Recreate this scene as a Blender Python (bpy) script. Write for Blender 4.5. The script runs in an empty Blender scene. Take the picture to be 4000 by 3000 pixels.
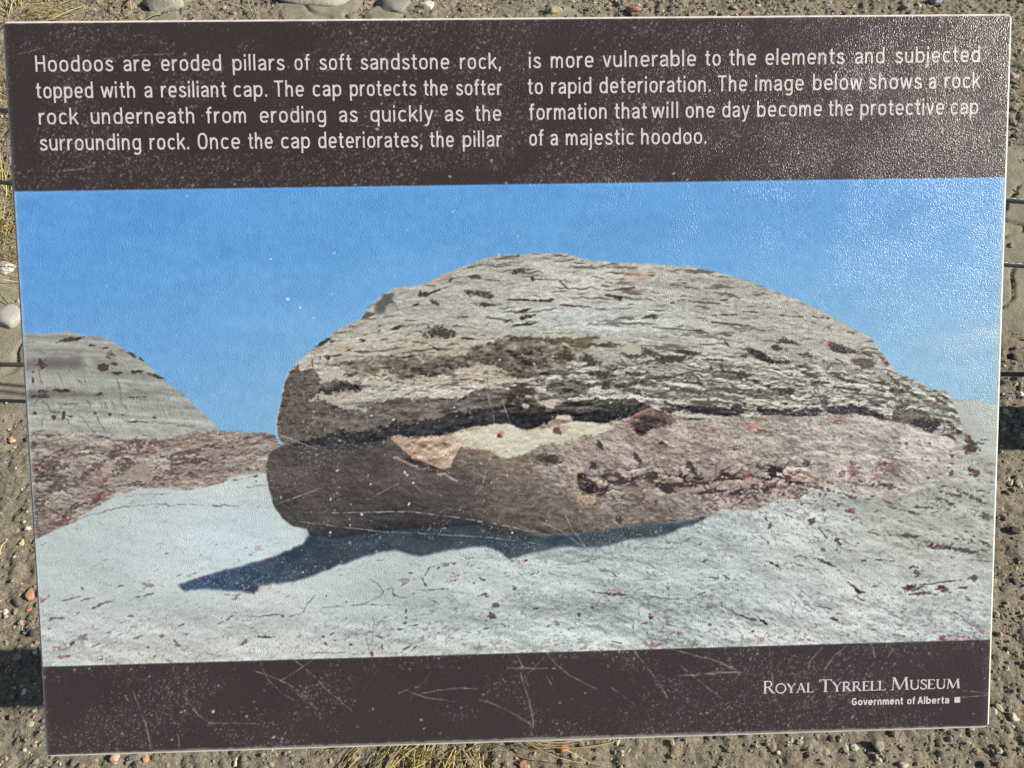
import bpy, bmesh, math, random
import numpy as np
from mathutils import Vector, Matrix, noise

# ---------------------------------------------------------------- camera, sky, sun, exposure
S = bpy.context.scene
COL = S.collection
R = math.radians
CAM_H = 1.55
PITCH = 60.0                                # degrees below the horizon
cam = bpy.data.cameras.new('camera')
cam_o = bpy.data.objects.new('camera', cam)
COL.objects.link(cam_o)
cam_o.location = (0, 0, CAM_H)
cam_o.rotation_euler = (R(90 - PITCH), 0, 0)
cam.sensor_width = 36; cam.lens = 27.0      # 3000 px focal length on the 4000 px wide photograph
cam.clip_start = .02; cam.clip_end = 1000
S.camera = cam_o

SUN_EL, SUN_AZ = 33.0, 0.0                  # azimuth measured from +X towards +Y
W = bpy.data.worlds.new('World'); S.world = W
W.use_nodes = True
nt = W.node_tree
sky = nt.nodes.new('ShaderNodeTexSky'); sky.sky_type = 'NISHITA'; sky.sun_disc = False
sky.sun_elevation = R(SUN_EL); sky.sun_rotation = R(90 - SUN_AZ)
bg = nt.nodes['Background']; bg.inputs['Strength'].default_value = .055
nt.links.new(sky.outputs[0], bg.inputs['Color'])
sl = bpy.data.lights.new('sun', 'SUN'); sl.energy = 5.0; sl.angle = R(.53); sl.color = (1, .95, .86)
so = bpy.data.objects.new('sun', sl); COL.objects.link(so)
sd = Vector((math.cos(R(SUN_EL)) * math.cos(R(SUN_AZ)), math.cos(R(SUN_EL)) * math.sin(R(SUN_AZ)), math.sin(R(SUN_EL))))
so.rotation_euler = sd.to_track_quat('Z', 'Y').to_euler()
so.location = sd * 5
S.view_settings.view_transform = 'Standard'; S.view_settings.look = 'None'
S.view_settings.exposure = 0.18; S.view_settings.gamma = 1
S.render.engine = 'CYCLES'
S.cycles.max_bounces = 6

FWD = np.array([0, math.cos(R(PITCH)), -math.sin(R(PITCH))])
DWN = np.array([0, -math.sin(R(PITCH)), -math.cos(R(PITCH))])
RGT = np.array([1.0, 0, 0]); EYE = np.array([0, 0, CAM_H]); FPX = 3000.0
def at(u, v, z=0.0):
    """the point at height z that the photograph shows at pixel (u, v)"""
    d = FWD + RGT * (u - 2000) / FPX + DWN * (v - 1500) / FPX
    t = (z - CAM_H) / d[2]
    return EYE + d * t
def to_px(p):
    q = p - EYE
    zc = q @ FWD
    return 2000 + FPX * (q @ RGT) / zc, 1500 + FPX * (q @ DWN) / zc

# ---------------------------------------------------------------- the print on the panel (computed colours)
PX = 2.0                                   # canvas pitch in photograph pixels
CW, CH = 2000, 1500
RNG = np.random.default_rng(7)
_LAT = np.random.default_rng(3).random((8, 256, 256)).astype(np.float32)

def vnoise(x, y, seed=0):
    L = _LAT[seed % 8]
    x = np.asarray(x, np.float32) + 37.7 * seed; y = np.asarray(y, np.float32) + 11.3 * seed
    xi = np.floor(x).astype(np.int32); yi = np.floor(y).astype(np.int32)
    fx = x - xi; fy = y - yi
    fx = fx * fx * (3 - 2 * fx); fy = fy * fy * (3 - 2 * fy)
    x0 = xi & 255; x1 = (xi + 1) & 255; y0 = yi & 255; y1 = (yi + 1) & 255
    a = L[y0, x0] * (1 - fx) + L[y0, x1] * fx
    b = L[y1, x0] * (1 - fx) + L[y1, x1] * fx
    return a * (1 - fy) + b * fy

def fbm(x, y, seed=0, octv=4, gain=.55):
    s = 0; a = 1; t = 0
    for k in range(octv):
        s = s + a * vnoise(x * 2 ** k, y * 2 ** k, seed + k * 3 + 1); t += a; a *= gain
    return s / t

def sstep(a, b, x):
    t = np.clip((x - a) / (b - a), 0, 1)
    return t * t * (3 - 2 * t)

def blur(m, r):
    if r < 1: return m
    r = int(r)
    for ax in (0, 1):
        for _ in range(2):
            pad = [(0, 0)] * m.ndim; pad[ax] = (r + 1, r)
            c = np.cumsum(np.pad(m, pad, mode='edge'), axis=ax)
            n = m.shape[ax]
            m = (np.take(c, np.arange(2 * r + 1, 2 * r + 1 + n), ax) - np.take(c, np.arange(0, n), ax)) / (2 * r + 1)
    return m

def relief(h, up=1.0, side=.35):
    gy, gx = np.gradient(h)
    return up * gy - side * gx                                     # sun from above and the right in the printed scene

def worley(u, v, seed=0):
    """distances to the nearest two jittered cell centres, a random value per cell, and the offset in v from the centre"""
    iu = np.floor(u).astype(np.int32); iv = np.floor(v).astype(np.int32)
    f1 = np.full(u.shape, 9., np.float32); f2 = f1.copy(); rid = np.zeros_like(f1); dv = np.zeros_like(f1)
    A, B, C_ = _LAT[seed % 8], _LAT[(seed + 1) % 8], _LAT[(seed + 2) % 8]
    for a in (-1, 0, 1):
        for b in (-1, 0, 1):
            cu, cv = (iu + a) & 255, (iv + b) & 255
            du = u - (iu + a + A[cv, cu]); dw = v - (iv + b + B[cv, cu])
            d = du * du + dw * dw
            near = d < f1
            f2 = np.where(near, f1, np.minimum(f2, d)); rid = np.where(near, C_[cv, cu], rid); dv = np.where(near, dw, dv); f1 = np.where(near, d, f1)
    return np.sqrt(f1), np.sqrt(f2), rid, dv

def terrace(h, n, sharp=.22):
    t = h * n; k = np.floor(t); f = t - k
    return (k + sstep(.5 - sharp, .5 + sharp, f)) / n

def crop(ox, oy, pts, k=.4973):
    return [(ox + k * x, oy + k * y) for x, y in pts]

def rgb(c):
    return np.array(c, np.float32) / 255

class Canvas:
    def __init__(s):
        ys, xs = np.mgrid[0:CH, 0:CW]
        s.X = (xs * PX).astype(np.float32); s.Y = (ys * PX).astype(np.float32)
        s.img = np.zeros((CH, CW, 3), np.float32); s.clip = None
        s.wx = (fbm(s.X / 34, s.Y / 34, 1, 3) - .5) * 2
        s.wy = (fbm(s.X / 34, s.Y / 34, 5, 3) - .5) * 2
        s.n1 = fbm(s.X / 22, s.Y / 22, 2, 3)
        s.n2 = fbm(s.X / 11, s.Y / 7, 6, 2)
    def box(s, x0, y0, x1, y1, pad=30):
        a = max(0, int((x0 - pad) / PX)); b = min(CW, int((x1 + pad) / PX) + 1)
        c = max(0, int((y0 - pad) / PX)); d = min(CH, int((y1 + pad) / PX) + 1)
        return slice(c, d), slice(a, b)
    def mask(s, pts, warp=6, soft=1):
        p = np.array(pts, np.float32)
        sl = s.box(p[:, 0].min(), p[:, 1].min(), p[:, 0].max(), p[:, 1].max(), 40 + soft * 3)
        X = s.X[sl] + warp * s.wx[sl]; Y = s.Y[sl] + warp * s.wy[sl]
        m = np.zeros(X.shape, bool)
        q = np.roll(p, -1, 0)
        for (x0, y0), (x1, y1) in zip(p, q):
            if y0 == y1: continue
            c = (y0 > Y) != (y1 > Y)
            m ^= c & (X < (x1 - x0) * (Y - y0) / (y1 - y0) + x0)
        return sl, blur(m.astype(np.float32), soft)
    def mix(s, sl, m, col):
        if isinstance(col, (tuple, list)): col = rgb(col)
        s.img[sl] += m[..., None] * (col - s.img[sl])
    def poly(s, pts, col, warp=6, soft=1, op=1.0):
        sl, m = s.mask(pts, warp, soft); s.mix(sl, m * op, col); return sl, m
    def blob(s, x, y, w, h, ang=0, col=(62, 56, 54), op=.9, rag=.55, soft=.35):
        r = max(w, h) / 2 * 1.5 + 4
        sl = s.box(x - r, y - r, x + r, y + r, 4)
        a = math.radians(ang); dx = s.X[sl] - x + 3 * s.wx[sl]; dy = s.Y[sl] - y + 3 * s.wy[sl]
        u = (dx * math.cos(a) + dy * math.sin(a)) / (w / 2); v = (-dx * math.sin(a) + dy * math.cos(a)) / (h / 2)
        d = np.sqrt(u * u + v * v) + (s.n1[sl] - .5) * 1.6 * rag + (s.n2[sl] - .5) * 2.4 * rag + s.wx[sl] * .25 * rag
        s.mix(sl, op * (1 - sstep(1 - soft, 1 + soft, d)), col)
    def stain(s, x, y, w, h, ang=0, col=(150, 90, 90), op=.7, rag=.9):
        r = max(w, h) / 2 * 1.6 + 6
        sl = s.box(x - r, y - r, x + r, y + r, 4)
        a = math.radians(ang); dx = s.X[sl] - x + 3 * s.wx[sl]; dy = s.Y[sl] - y + 3 * s.wy[sl]
        u = (dx * math.cos(a) + dy * math.sin(a)) / (w / 2); v = (-dx * math.sin(a) + dy * math.cos(a)) / (h / 2)
        d = np.sqrt(u * u + v * v) + (s.n1[sl] - .5) * 1.6 * rag + (s.n2[sl] - .5) * 2.6 * rag
        c = rgb(col); c = c + (c.mean() - c) * .22                  # the print has faded
        im = s.img[sl]
        s.mix(sl, op * (1 - sstep(.6, 1.35, d)), c + .6 * (im - im.mean((0, 1))) + ((s.n2[sl] - .5) * .22)[..., None])
    def line(s, pts, w=4, col=(90, 86, 82), op=.7, brk=.3, wob=3, seed=0):
        p = np.array(pts, np.float32)
        sl = s.box(p[:, 0].min(), p[:, 1].min(), p[:, 0].max(), p[:, 1].max(), w * 2 + 10)
        X = s.X[sl] + wob * 2 * s.wx[sl]; Y = s.Y[sl] + wob * 2 * s.wy[sl] + wob * 1.5 * (s.n2[sl] - .5)
        d = np.full(X.shape, 1e9, np.float32)
        for (x0, y0), (x1, y1) in zip(p[:-1], p[1:]):
            vx, vy = x1 - x0, y1 - y0; L = vx * vx + vy * vy + 1e-6
            t = np.clip(((X - x0) * vx + (Y - y0) * vy) / L, 0, 1)
            d = np.minimum(d, np.hypot(X - x0 - t * vx, Y - y0 - t * vy))
        wv = w * (.25 + 1.1 * vnoise(X / 22, Y / 22, seed + 2) ** 1.5)
        m = 1 - sstep(wv * .5 - .8, wv * .5 + 1.2, d)
        m = m * sstep(brk - .12, brk + .12, vnoise(X / 15, Y / 15, seed + 4) + .12)
        s.mix(sl, op * m, col)

def paint_print():
    C = Canvas(); X, Y = C.X, C.Y
    sky0 = rgb((102, 160, 218)); sky1 = rgb((140, 186, 221)); sky2 = rgb((164, 197, 215))
    t = sstep(700, 1750, Y + .10 * (X - 2000))[..., None]
    C.img[:] = sky0 * (1 - t) + sky1 * t
    r = (sstep(2900, 4100, X) * sstep(900, 1700, Y))[..., None]
    C.img += r * .75 * (sky2 - C.img)
    l = (1 - sstep(100, 1300, X))[..., None] * .35
    C.img += l * (rgb((98, 154, 216)) - C.img)
    # faint cloud at the right
    C.mix((slice(None), slice(None)), .35 * sstep(.45, .75, fbm((X + Y * .4) / 420, (Y + .25 * X) / 60, 3, 3)) * sstep(3350, 3800, X) * sstep(1150, 1350, Y), (160, 192, 216))

    C.img += ((fbm(X / 26, Y / 26, 4, 3) - .5) * .05 + (fbm(X / 300, Y / 90, 6, 3) - .5) * .05)[..., None]
    for a, b, w in (((3560, 1345), (3960, 1285), 16), ((3640, 1375), (3960, 1330), 10)):
        sl, m = C.mask([(a[0], a[1] - w * .3), (b[0], b[1] - w), (b[0], b[1] + w), (a[0], a[1] + w * .3)], 5, 9); C.mix(sl, m * .6, (204, 216, 222))
    # ---- striped hill at the left
    A = lambda p: crop(60, 1200, p)
    hill = A([(40, 204), (280, 203), (430, 193), (520, 222), (690, 232), (800, 290), (900, 358), (1010, 425), (1130, 540), (1230, 628), (1330, 700), (1430, 798), (1530, 885), (1600, 962), (1640, 1100), (900, 1200), (40, 1200)])
    sl, m = C.mask(hill, 4, 1)
    x, y = X[sl], Y[sl]
    s_ = y - .02 * (x - 100) - .00006 * (x - 100) ** 2
    h = fbm(x / 300, s_ / 26, 1, 4) * .6 + fbm(x / 30, y / 30, 4, 4) * .4
    gl = fbm((x - .35 * (y - 1300)) / 24, y / 160, 5, 3)
    sh = (np.roll(h, 2, 0) - np.roll(h, -2, 0)) + .22 * (np.roll(gl, 2, 1) - np.roll(gl, -2, 1)) * sstep(1420, 1480, y)
    base = rgb((162, 163, 158)) + (h[..., None] - .5) * .26 + np.clip(sh, -.12, .12)[..., None] * .5
    base = base + ((1 - sstep(1300, 1420, y)) * (.02))[..., None] + (sstep(1560, 1680, y) * .05)[..., None]
    C.mix(sl, m, base)
    for p, c, o in (([(40, 440), (250, 392), (500, 392), (570, 470), (400, 497), (230, 482), (40, 500)], (104, 98, 96), .8),
                    ([(40, 660), (350, 650), (520, 668), (690, 690), (700, 715), (500, 708), (300, 700), (150, 716), (40, 716)], (98, 92, 88), .75),
                    ([(700, 690), (1000, 700), (1250, 770), (1000, 735), (780, 725)], (118, 114, 108), .5),
                    ([(620, 400), (760, 430), (1120, 545), (1000, 540), (760, 520), (600, 480)], (122, 118, 110), .5),
                    ([(40, 290), (420, 300), (700, 330), (690, 345), (300, 330), (40, 330)], (128, 122, 114), .5),
                    ([(60, 560), (330, 520), (760, 560), (760, 640), (300, 640), (60, 640)], (172, 172, 166), .45),
                    ([(60, 470), (560, 500), (760, 560), (700, 600), (60, 560)], (150, 150, 146), .3)):
        C.poly(A(p), c, 10, 6, o)
    for b in ((200, 450, 70, 62), (144, 512, 22, 22), (138, 580, 14, 50), (365, 655, 95, 22), (195, 700, 140, 24), (215, 660, 60, 20), (662, 685, 60, 22), (690, 470, 80, 42), (800, 520, 75, 28), (960, 505, 95, 24), (778, 445, 50, 20), (1085, 533, 120, 18, 18), (440, 252, 140, 26, -8), (152, 830, 22, 24), (302, 862, 32, 40), (378, 850, 26, 62), (432, 858, 40, 10), (620, 830, 22, 22), (740, 840, 22, 16), (1090, 868, 34, 16), (940, 900, 150, 8), (430, 760, 120, 7), (600, 300, 50, 12), (920, 375, 60, 18, 35), (985, 410, 40, 14, 40), (700, 320, 60, 12), (310, 825, 60, 10), (840, 848, 40, 8), (1020, 705, 60, 10), (930, 708, 60, 10)):
        x, y = A([(b[0], b[1])])[0]
        C.blob(x, y, b[2] * .55, b[3] * .6, b[4] if len(b) > 4 else 0, (70, 60, 58), .85)
    for b in ((745, 368, 60, 55, (112, 76, 74)), (495, 250, 28, 28, (150, 74, 74)), (682, 683, 22, 18, (130, 66, 66)), (150, 510, 14, 18, (120, 70, 70)), (400, 652, 40, 14, (120, 78, 78)), (960, 498, 40, 16, (126, 88, 86)), (1320, 680, 50, 40, (150, 132, 132))):
        x, y = A([(b[0], b[1])])[0]; C.stain(x, y, b[2] * .5, b[3] * .5, 0, b[4], .7)
    k = 0
    for p in ([(188, 490), (212, 605)], [(335, 515), (375, 610)], [(425, 505), (540, 610)], [(540, 530), (556, 612)], [(790, 555), (828, 650), (830, 740), (875, 800)], [(215, 725), (290, 830)], [(340, 720), (360, 800)], [(560, 730), (580, 770)], [(700, 740), (715, 800)], [(750, 730), (775, 790)], [(640, 860), (700, 960)], [(220, 880), (200, 960)], [(500, 850), (620, 980)], [(1040, 900), (1400, 930)], [(130, 830), (420, 850)], [(820, 880), (1050, 905)], [(250, 640), (140, 760)], [(400, 880), (520, 990)], [(880, 610), (1080, 700)]):
        C.line(A(p), 6, (100, 96, 92), .55, .25, 5, k); k += 1

    # ---- red-brown ridge
    brown = A([(40, 985), (300, 962), (480, 985), (640, 1000), (780, 1036), (950, 1040), (1150, 1035), (1280, 1015), (1430, 972), (1600, 968), (1800, 985), (1960, 985), (2040, 1010), (2070, 1070), (2125, 1086), (2050, 1130), (1990, 1200), (1980, 1300), (2000, 1700), (40, 1900)])
    sl, m = C.mask(brown, 5, 1)
    x, y = X[sl], Y[sl]; s_ = y + .14 * (x - 300)
    wv = fbm(x / 110, y / 80, 3, 3) - .5
    h = fbm(x / 80 + wv, s_ / 34 + wv, 6, 5, .6); hf = fbm(x / 16, s_ / 9, 2, 3, .65)
    H = 22 * h + 6 * hf
    sh = -relief(H, .10, .05) * 1.3
    warm = sstep(.4, .65, fbm(x / 130, s_ / 50, 5, 3))
    base = rgb((146, 133, 125)) * (1 - warm[..., None]) + rgb((166, 158, 148)) * warm[..., None]
    base = base + (h[..., None] - .5) * .24 + np.clip(sh, -.2, .12)[..., None] * .9 + (hf[..., None] - .5) * .12 + (C.n2[sl][..., None] - .5) * .12
    base = base - ((1 - sstep(80, 420, x)) * sstep(1700, 1850, y) * .06)[..., None]
    C.mix(sl, m, base)
    for b in ((140, 1080, 70, 60), (310, 1180, 40, 30), (200, 1320, 130, 100), (300, 1260, 160, 90), (330, 1350, 110, 60), (300, 1430, 130, 40), (500, 1160, 300, 16, -3), (360, 1130, 60, 20), (570, 1110, 90, 16, -10), (520, 1340, 90, 40, -20), (640, 1250, 120, 36, -25), (850, 1240, 130, 70, -20), (780, 1150, 120, 40, -30), (860, 1110, 70, 26), (960, 1080, 60, 70, 0), (1340, 1140, 230, 26, -8), (1300, 1190, 180, 26, -5), (1520, 1085, 60, 22), (1440, 1210, 120, 20, -10), (1640, 1190, 40, 14), (1290, 1230, 110, 18, -10), (1180, 1280, 90, 22, 20), (860, 1398, 210, 18, -4), (700, 1410, 60, 20), (965, 1388, 50, 30), (1110, 1355, 70, 26, -20), (1265, 1345, 56, 30, -20), (1140, 1388, 40, 22), (1190, 1350, 40, 14), (1400, 1320, 60, 16), (1820, 1028, 60, 12), (460, 1570, 80, 30, -40), (200, 1560, 60, 50, -50), (190, 1490, 90, 30, -60), (380, 1640, 50, 26, -40), (540, 1545, 90, 22, -30), (640, 1515, 80, 20, -30), (1020, 1225, 22, 20), (1060, 1280, 24, 16), (340, 1630, 40, 40), (170, 1700, 26, 50), (150, 1560, 30, 60), (250, 1010, 60, 16), (900, 1100, 40, 40), (1740, 1058, 14, 14), (1350, 1040, 30, 16)):
        x, y = A([(b[0], b[1])])[0]
        C.blob(x, y, b[2] * .55, b[3] * .6, b[4] if len(b) > 4 else -8, (76, 64, 62), .62, 1.1)
    for b in ((1050, 1085, 130, 60, (112, 78, 80)), (1420, 1025, 170, 34, (140, 100, 96)), (740, 1463, 36, 38, (140, 66, 68)), (640, 1490, 110, 20, (138, 76, 74)), (590, 1448, 22, 22, (128, 70, 70)), (165, 1765, 40, 40, (150, 66, 76)), (370, 1680, 90, 36, (120, 72, 74)), (1590, 1330, 90, 90, (140, 116, 112)), (790, 1165, 120, 26, (110, 74, 76)), (660, 1300, 50, 70, (128, 92, 92)), (700, 1355, 40, 30, (130, 70, 70)), (1870, 1195, 70, 22, (140, 98, 98)), (1925, 1230, 30, 20, (150, 92, 92)), (1740, 1290, 100, 16, (150, 126, 120)), (1240, 1050, 50, 20, (140, 96, 94)), (1960, 992, 60, 12, (140, 90, 92)), (1700, 985, 120, 16, (136, 106, 100))):
        x, y = A([(b[0], b[1])])[0]; C.blob(x, y, b[2] * .52, b[3] * .55, -12, b[4], .55, .9)
    C.poly(A([(800, 1350), (1000, 1195), (1100, 1330), (1050, 1345)]), (158, 148, 136), 4, 1, .85)
    for p, w in (([(710, 1380), (850, 1385), (1000, 1370)], 9), ([(1000, 1365), (1250, 1330), (1380, 1290), (1560, 1250), (1700, 1230)], 8), ([(680, 1280), (800, 1250)], 14), ([(650, 1330), (740, 1290), (830, 1250)], 8), ([(1690, 1320), (1960, 1290)], 12), ([(1700, 1130), (1980, 1080)], 12), ([(1100, 1170), (1400, 1100), (1560, 1050)], 7), ([(280, 1090), (560, 1060)], 7), ([(380, 1240), (640, 1160)], 7)):
        C.line(A(p), w, (172, 162, 154), .7, .15, 5, int(w))

    # ---- pale clay ground
    G = crop(60, 1850, [(100, 530), (170, 508), (300, 455), (430, 390), (560, 310), (700, 222), (830, 165), (960, 116), (1100, 110), (1250, 126), (1380, 128), (1500, 106), (1640, 72), (1690, 20), (1800, 8), (1980, -4)]) + \
        [(1060, 1860), (1400, 1880), (2000, 1880), (2800, 1880), (3225, 1850), (3300, 1880), (3400, 1905), (3600, 1860), (3700, 1690), (3720, 1560), (3770, 1560), (3820, 1565), (3900, 1580), (4000, 1590), (4000, 2700), (60, 2700)]
    sl, m = C.mask(G, 3, 1)
    x, y = X[sl], Y[sl]
    sl_ang = -.22 + .36 * sstep(900, 3600, x)                       # bedding leans with the slope
    s_ = y - sl_ang * (x - 2000)
    wv = fbm(x / 210, y / 120, 5, 3) - .5
    h = fbm(x / 130 + wv, s_ / 70 + wv, 3, 5, .6); hf = fbm(x / 22, s_ / 11, 6, 4, .65)
    rough = .22 + .78 * sstep(1350, 2300, x) + .55 * sstep(2280, 2480, y)
    H = (30 * h + 4 * hf) * rough + 70 * fbm((x - .4 * y) / 240, y / 110, 1, 3) * rough
    sh = relief(H, 1.0, .7); cav = blur(H, 4) - H
    ck = np.abs(fbm(x / 105 + .5 * wv, s_ / 62, 7, 4) - .5)
    crack = (1 - sstep(.002, .016, ck)) * sstep(.46, .60, fbm(x / 170, y / 120, 4, 3)) * (.3 + .7 * rough)
    big = fbm(x / 520, y / 330, 2, 3)
    base = rgb((190, 199, 198)) + (C.n2[sl][..., None] - .5) * .05 + (big[..., None] - .5) * rgb((40, 30, 26))
    lit = (np.exp(-((x - 900) / 420) ** 2 - ((y - 2120) / 190) ** 2))[..., None]
    base = base + lit * rgb((6, 14, 20))
    base = base + (sstep(2200, 2600, y) * (1 - sstep(500, 1600, x)))[..., None] * rgb((-4, -6, -6))
    gr = (sstep(3050, 3600, x) * (1 - sstep(2000, 2500, y)))[..., None]
    base = base + gr * (rgb((176, 178, 170)) - base)
    w_ = (sstep(2430, 2600, y) * .6)[..., None]
    base = base + w_ * (rgb((198, 200, 192)) - base)
    base = base + ((fbm((x - .5 * y) / 240, (y + .1 * x) / 95, 2, 3) - .5) * .16 * rough)[..., None]
    base = base + np.clip(-sh * .050, -.13, .06)[..., None] - (np.clip(cav, -1.5, 3) * .018)[..., None] + ((hf - .5) * .06 * (.4 + rough))[..., None]
    pit = sstep(.66, .78, fbm(x / 13, s_ / 7, 2, 2) + .28 * (fbm(x / 190, y / 110, 5, 3) - .5) + .05 * (rough - .8))
    base = base + (pit * .4 * np.clip(rough, 0, 1.2))[..., None] * (rgb((112, 108, 104)) - base)
    base = base + (crack * .55)[..., None] * (rgb((104, 100, 98)) - base)
    C.mix(sl, m, base)
    C.pale = (sl, m)
    # far slope at the right under the sky
    C.poly([(3690, 1570), (3760, 1560), (3820, 1565), (3900, 1583), (4000, 1600), (4000, 1900), (3840, 1760)], (186, 194, 190), 3, 2, .7)

    # ---- boulder cap
    cap = crop(1000, 950, [(235, 1590), (170, 1530), (153, 1440), (160, 1390), (190, 1270), (212, 1170), (228, 1070), (250, 1015), (320, 935), (450, 825), (560, 738), (600, 698), (700, 648), (820, 592), (860, 530), (920, 468), (1000, 398), (1080, 350), (1200, 340), (1340, 318), (1480, 244), (1640, 180), (1750, 128), (1900, 98), (2100, 84), (2212, 80)]) + \
        crop(2000, 950, [(200, 78), (390, 78), (480, 94), (580, 128), (800, 153), (1100, 165), (1400, 184), (1640, 235), (1850, 293), (2000, 348), (2212, 432)]) + \
        crop(2900, 1100, [(560, 200), (700, 275), (850, 355), (990, 420), (1060, 510), (1140, 610), (1200, 710), (1290, 748), (1390, 785), (1480, 845), (1600, 860), (1650, 935), (1700, 1060), (1730, 1180), (1640, 1260), (1400, 1230), (1000, 1140), (600, 1110), (100, 1140)]) + \
        [(2700, 1670), (2400, 1700), (2100, 1705), (1800, 1720), (1500, 1770), (1200, 1790), (1118, 1748)]
    sl, m = C.mask(cap, 4, 1)
    C.clip = np.zeros((CH, CW), np.float32); C.clip[sl] = m
    x, y = X[sl], Y[sl]
    s_ = y - .00006 * (x - 2150) ** 2 - 9 * C.wy[sl]
    wv1 = fbm(x / 170, y / 80, 3, 3) - .5
    hb = fbm(x / 210 + wv1, s_ / 46 + 1.2 * wv1, 4, 5, .58)
    hm = fbm(x / 74 + wv1 * 2, s_ / 17 + wv1, 1, 4, .6)
    hf = fbm(x / 17, y / 9, 6, 3, .65)
    lam = hb; h = hb * .5 + hm * .3 + hf * .2
    low = sstep(1330, 1500, s_ + .10 * (x - 2600)) * (.35 + .65 * sstep(1800, 2400, x))
    base = rgb((184, 182, 173)) + (fbm(x / 420, y / 200, 7, 3)[..., None] - .5) * rgb((60, 56, 56))
    cool = (np.exp(-((x - 2300) / 380) ** 2 - ((y - 1270) / 90) ** 2))[..., None]
    base = base + cool * (rgb((196, 204, 202)) - base) * .9
    warm = (np.exp(-((x - 1700) / 420) ** 2 - ((y - 1400) / 110) ** 2) + .7 * np.exp(-((x - 2300) / 300) ** 2 - ((y - 1330) / 40) ** 2))[..., None]
    base = base + np.clip(warm, 0, 1) * (rgb((190, 180, 160)) - base) * .7
    rt = sstep(2950, 3500, x)[..., None]
    base = base + rt * (rgb((176, 174, 164)) - base) * .7
    ledgy = np.clip(sstep(1330, 1470, s_ + .07 * (x - 2600)) * sstep(1650, 2250, x) * (1 - .3 * sstep(3300, 3600, x)) + .55 * np.exp(-((x - 1550) / 330) ** 2 - ((y - 1480) / 70) ** 2) + .16, 0, 1)
    wx_ = fbm(x / 46, y / 30, 5, 3) - .5
    H = (7 + 9 * ledgy) * terrace(hb + .05 * wx_, 12, .15) + 4 * hb + 10 * terrace(hm, 9, .2) * (.14 + .60 * ledgy) + 2.6 * hf
    sh = relief(H, 1.0, .25)
    cav = blur(H, 5) - H; cav2 = blur(H, 14) - H
    a_ = (.10 + .12 * ledgy)
    base = base + np.clip(-sh * a_ * .5, -.20, .085)[..., None] - (np.clip(cav, -1, 3) * (.02 + .034 * ledgy))[..., None] - (np.clip(cav2, -2, 4) * .012)[..., None]
    base = base + ((hf - .5) * .14)[..., None] + ((hm - .5) * (.08 + .12 * ledgy))[..., None]
    dark = sstep(.62, 1.35, cav * (.35 + .65 * ledgy) + .35 * np.clip(sh, 0, 2) * ledgy)[..., None]
    base = base + dark * .55 * (rgb((74, 67, 60)) - base)
    C.mix(sl, m, base)
    # bedding cracks: thin dark lenses following the layers, denser low down
    for su, sv, sd_, k_ in ((96., 21., 1, 1.0), (44., 11., 4, .7)):
        f1, f2, rid, dv = worley(x / su + 1.3 * wv1 + .35 * wx_, s_ / sv + 2.0 * wv1 + .9 * wx_ + .018 * (x - 2400) / sv, sd_)
        e = f2 - f1
        has = sstep(.40, .62, rid * .6 + fbm(x / 60, s_ / 30, sd_ + 2, 2) * .5 + .12 * (ledgy - .5))
        crk = (1 - sstep(.02, .20, e)) * sstep(-.15, .25, dv) * has
        C.mix(sl, m * np.clip(crk * k_ * (.10 + .9 * ledgy), 0, .85), (66, 60, 53))
        und = sstep(.05, .55, dv) * has * ledgy * k_
        C.img[sl] += (m * ((rid - .5) * .07 * ledgy - und * .05 + sstep(.1, .5, -dv) * .05 * ledgy))[..., None]
    n = fbm(x / 95 + wv1, s_ / 8.5, 2, 3); den = fbm(x / 190, s_ / 60, 5, 2)
    cr = sstep(.66, .76, n + .34 * (den - .5) + .06 * ledgy + .10 * (C.n2[sl] - .5))
    C.mix(sl, m * cr * .7, (86, 80, 72))

    D = lambda p: crop(2000, 950, p)
    B = lambda p: crop(1000, 950, p)
    E = lambda p: crop(2900, 1100, p)
    # ragged dark undersides
    def under(p, c, warp=9, soft=3, op=.92, tex=.16, seed=0):
        sl, m = C.mask(p, warp, max(3, soft * 1.6))
        x, y = X[sl], Y[sl]
        if C.clip is not None: m = m * C.clip[sl]
        m = sstep(.30, .70, m + (C.n2[sl] - .5) * .75 + (fbm(x / 30, y / 12, seed + 1, 3) - .5) * .9) * sstep(.02, .2, m) * (1 if C.clip is None else C.clip[sl])
        t = fbm(x / 42, y / 15, seed, 4); t2 = fbm(x / 15, y / 9, seed + 2, 2)
        im = C.img[sl]
        col = rgb(c) + ((t - .5) * tex * 1.5 + (t2 - .5) * tex)[..., None] + .42 * (im - blur(im, 9))
        C.mix(sl, m * op, col)
    under(B([(640, 1000), (700, 962), (840, 925), (1000, 900), (1180, 880), (1350, 868), (1500, 882), (1660, 862), (1700, 800), (1850, 762), (2000, 742), (2260, 738), (2460, 770), (2500, 900), (2400, 1000), (2212, 1040), (2100, 1052), (2000, 1012), (1900, 985), (1800, 958), (1700, 972), (1600, 990), (1500, 1040), (1350, 1062), (1230, 1066), (1110, 1082), (1080, 1050), (1020, 1012), (930, 1032), (820, 1062), (700, 1046)]), (116, 110, 98), 16, 6, .88, .40, 1)
    under(B([(980, 960), (1300, 930), (1500, 905), (1700, 890), (2000, 880), (2160, 940), (2150, 1030), (2000, 1000), (1880, 960), (1790, 950), (1600, 985), (1480, 1030), (1330, 1050), (1130, 1060), (1060, 1000)]), (86, 80, 71), 16, 7, .66, .32, 2)
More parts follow.
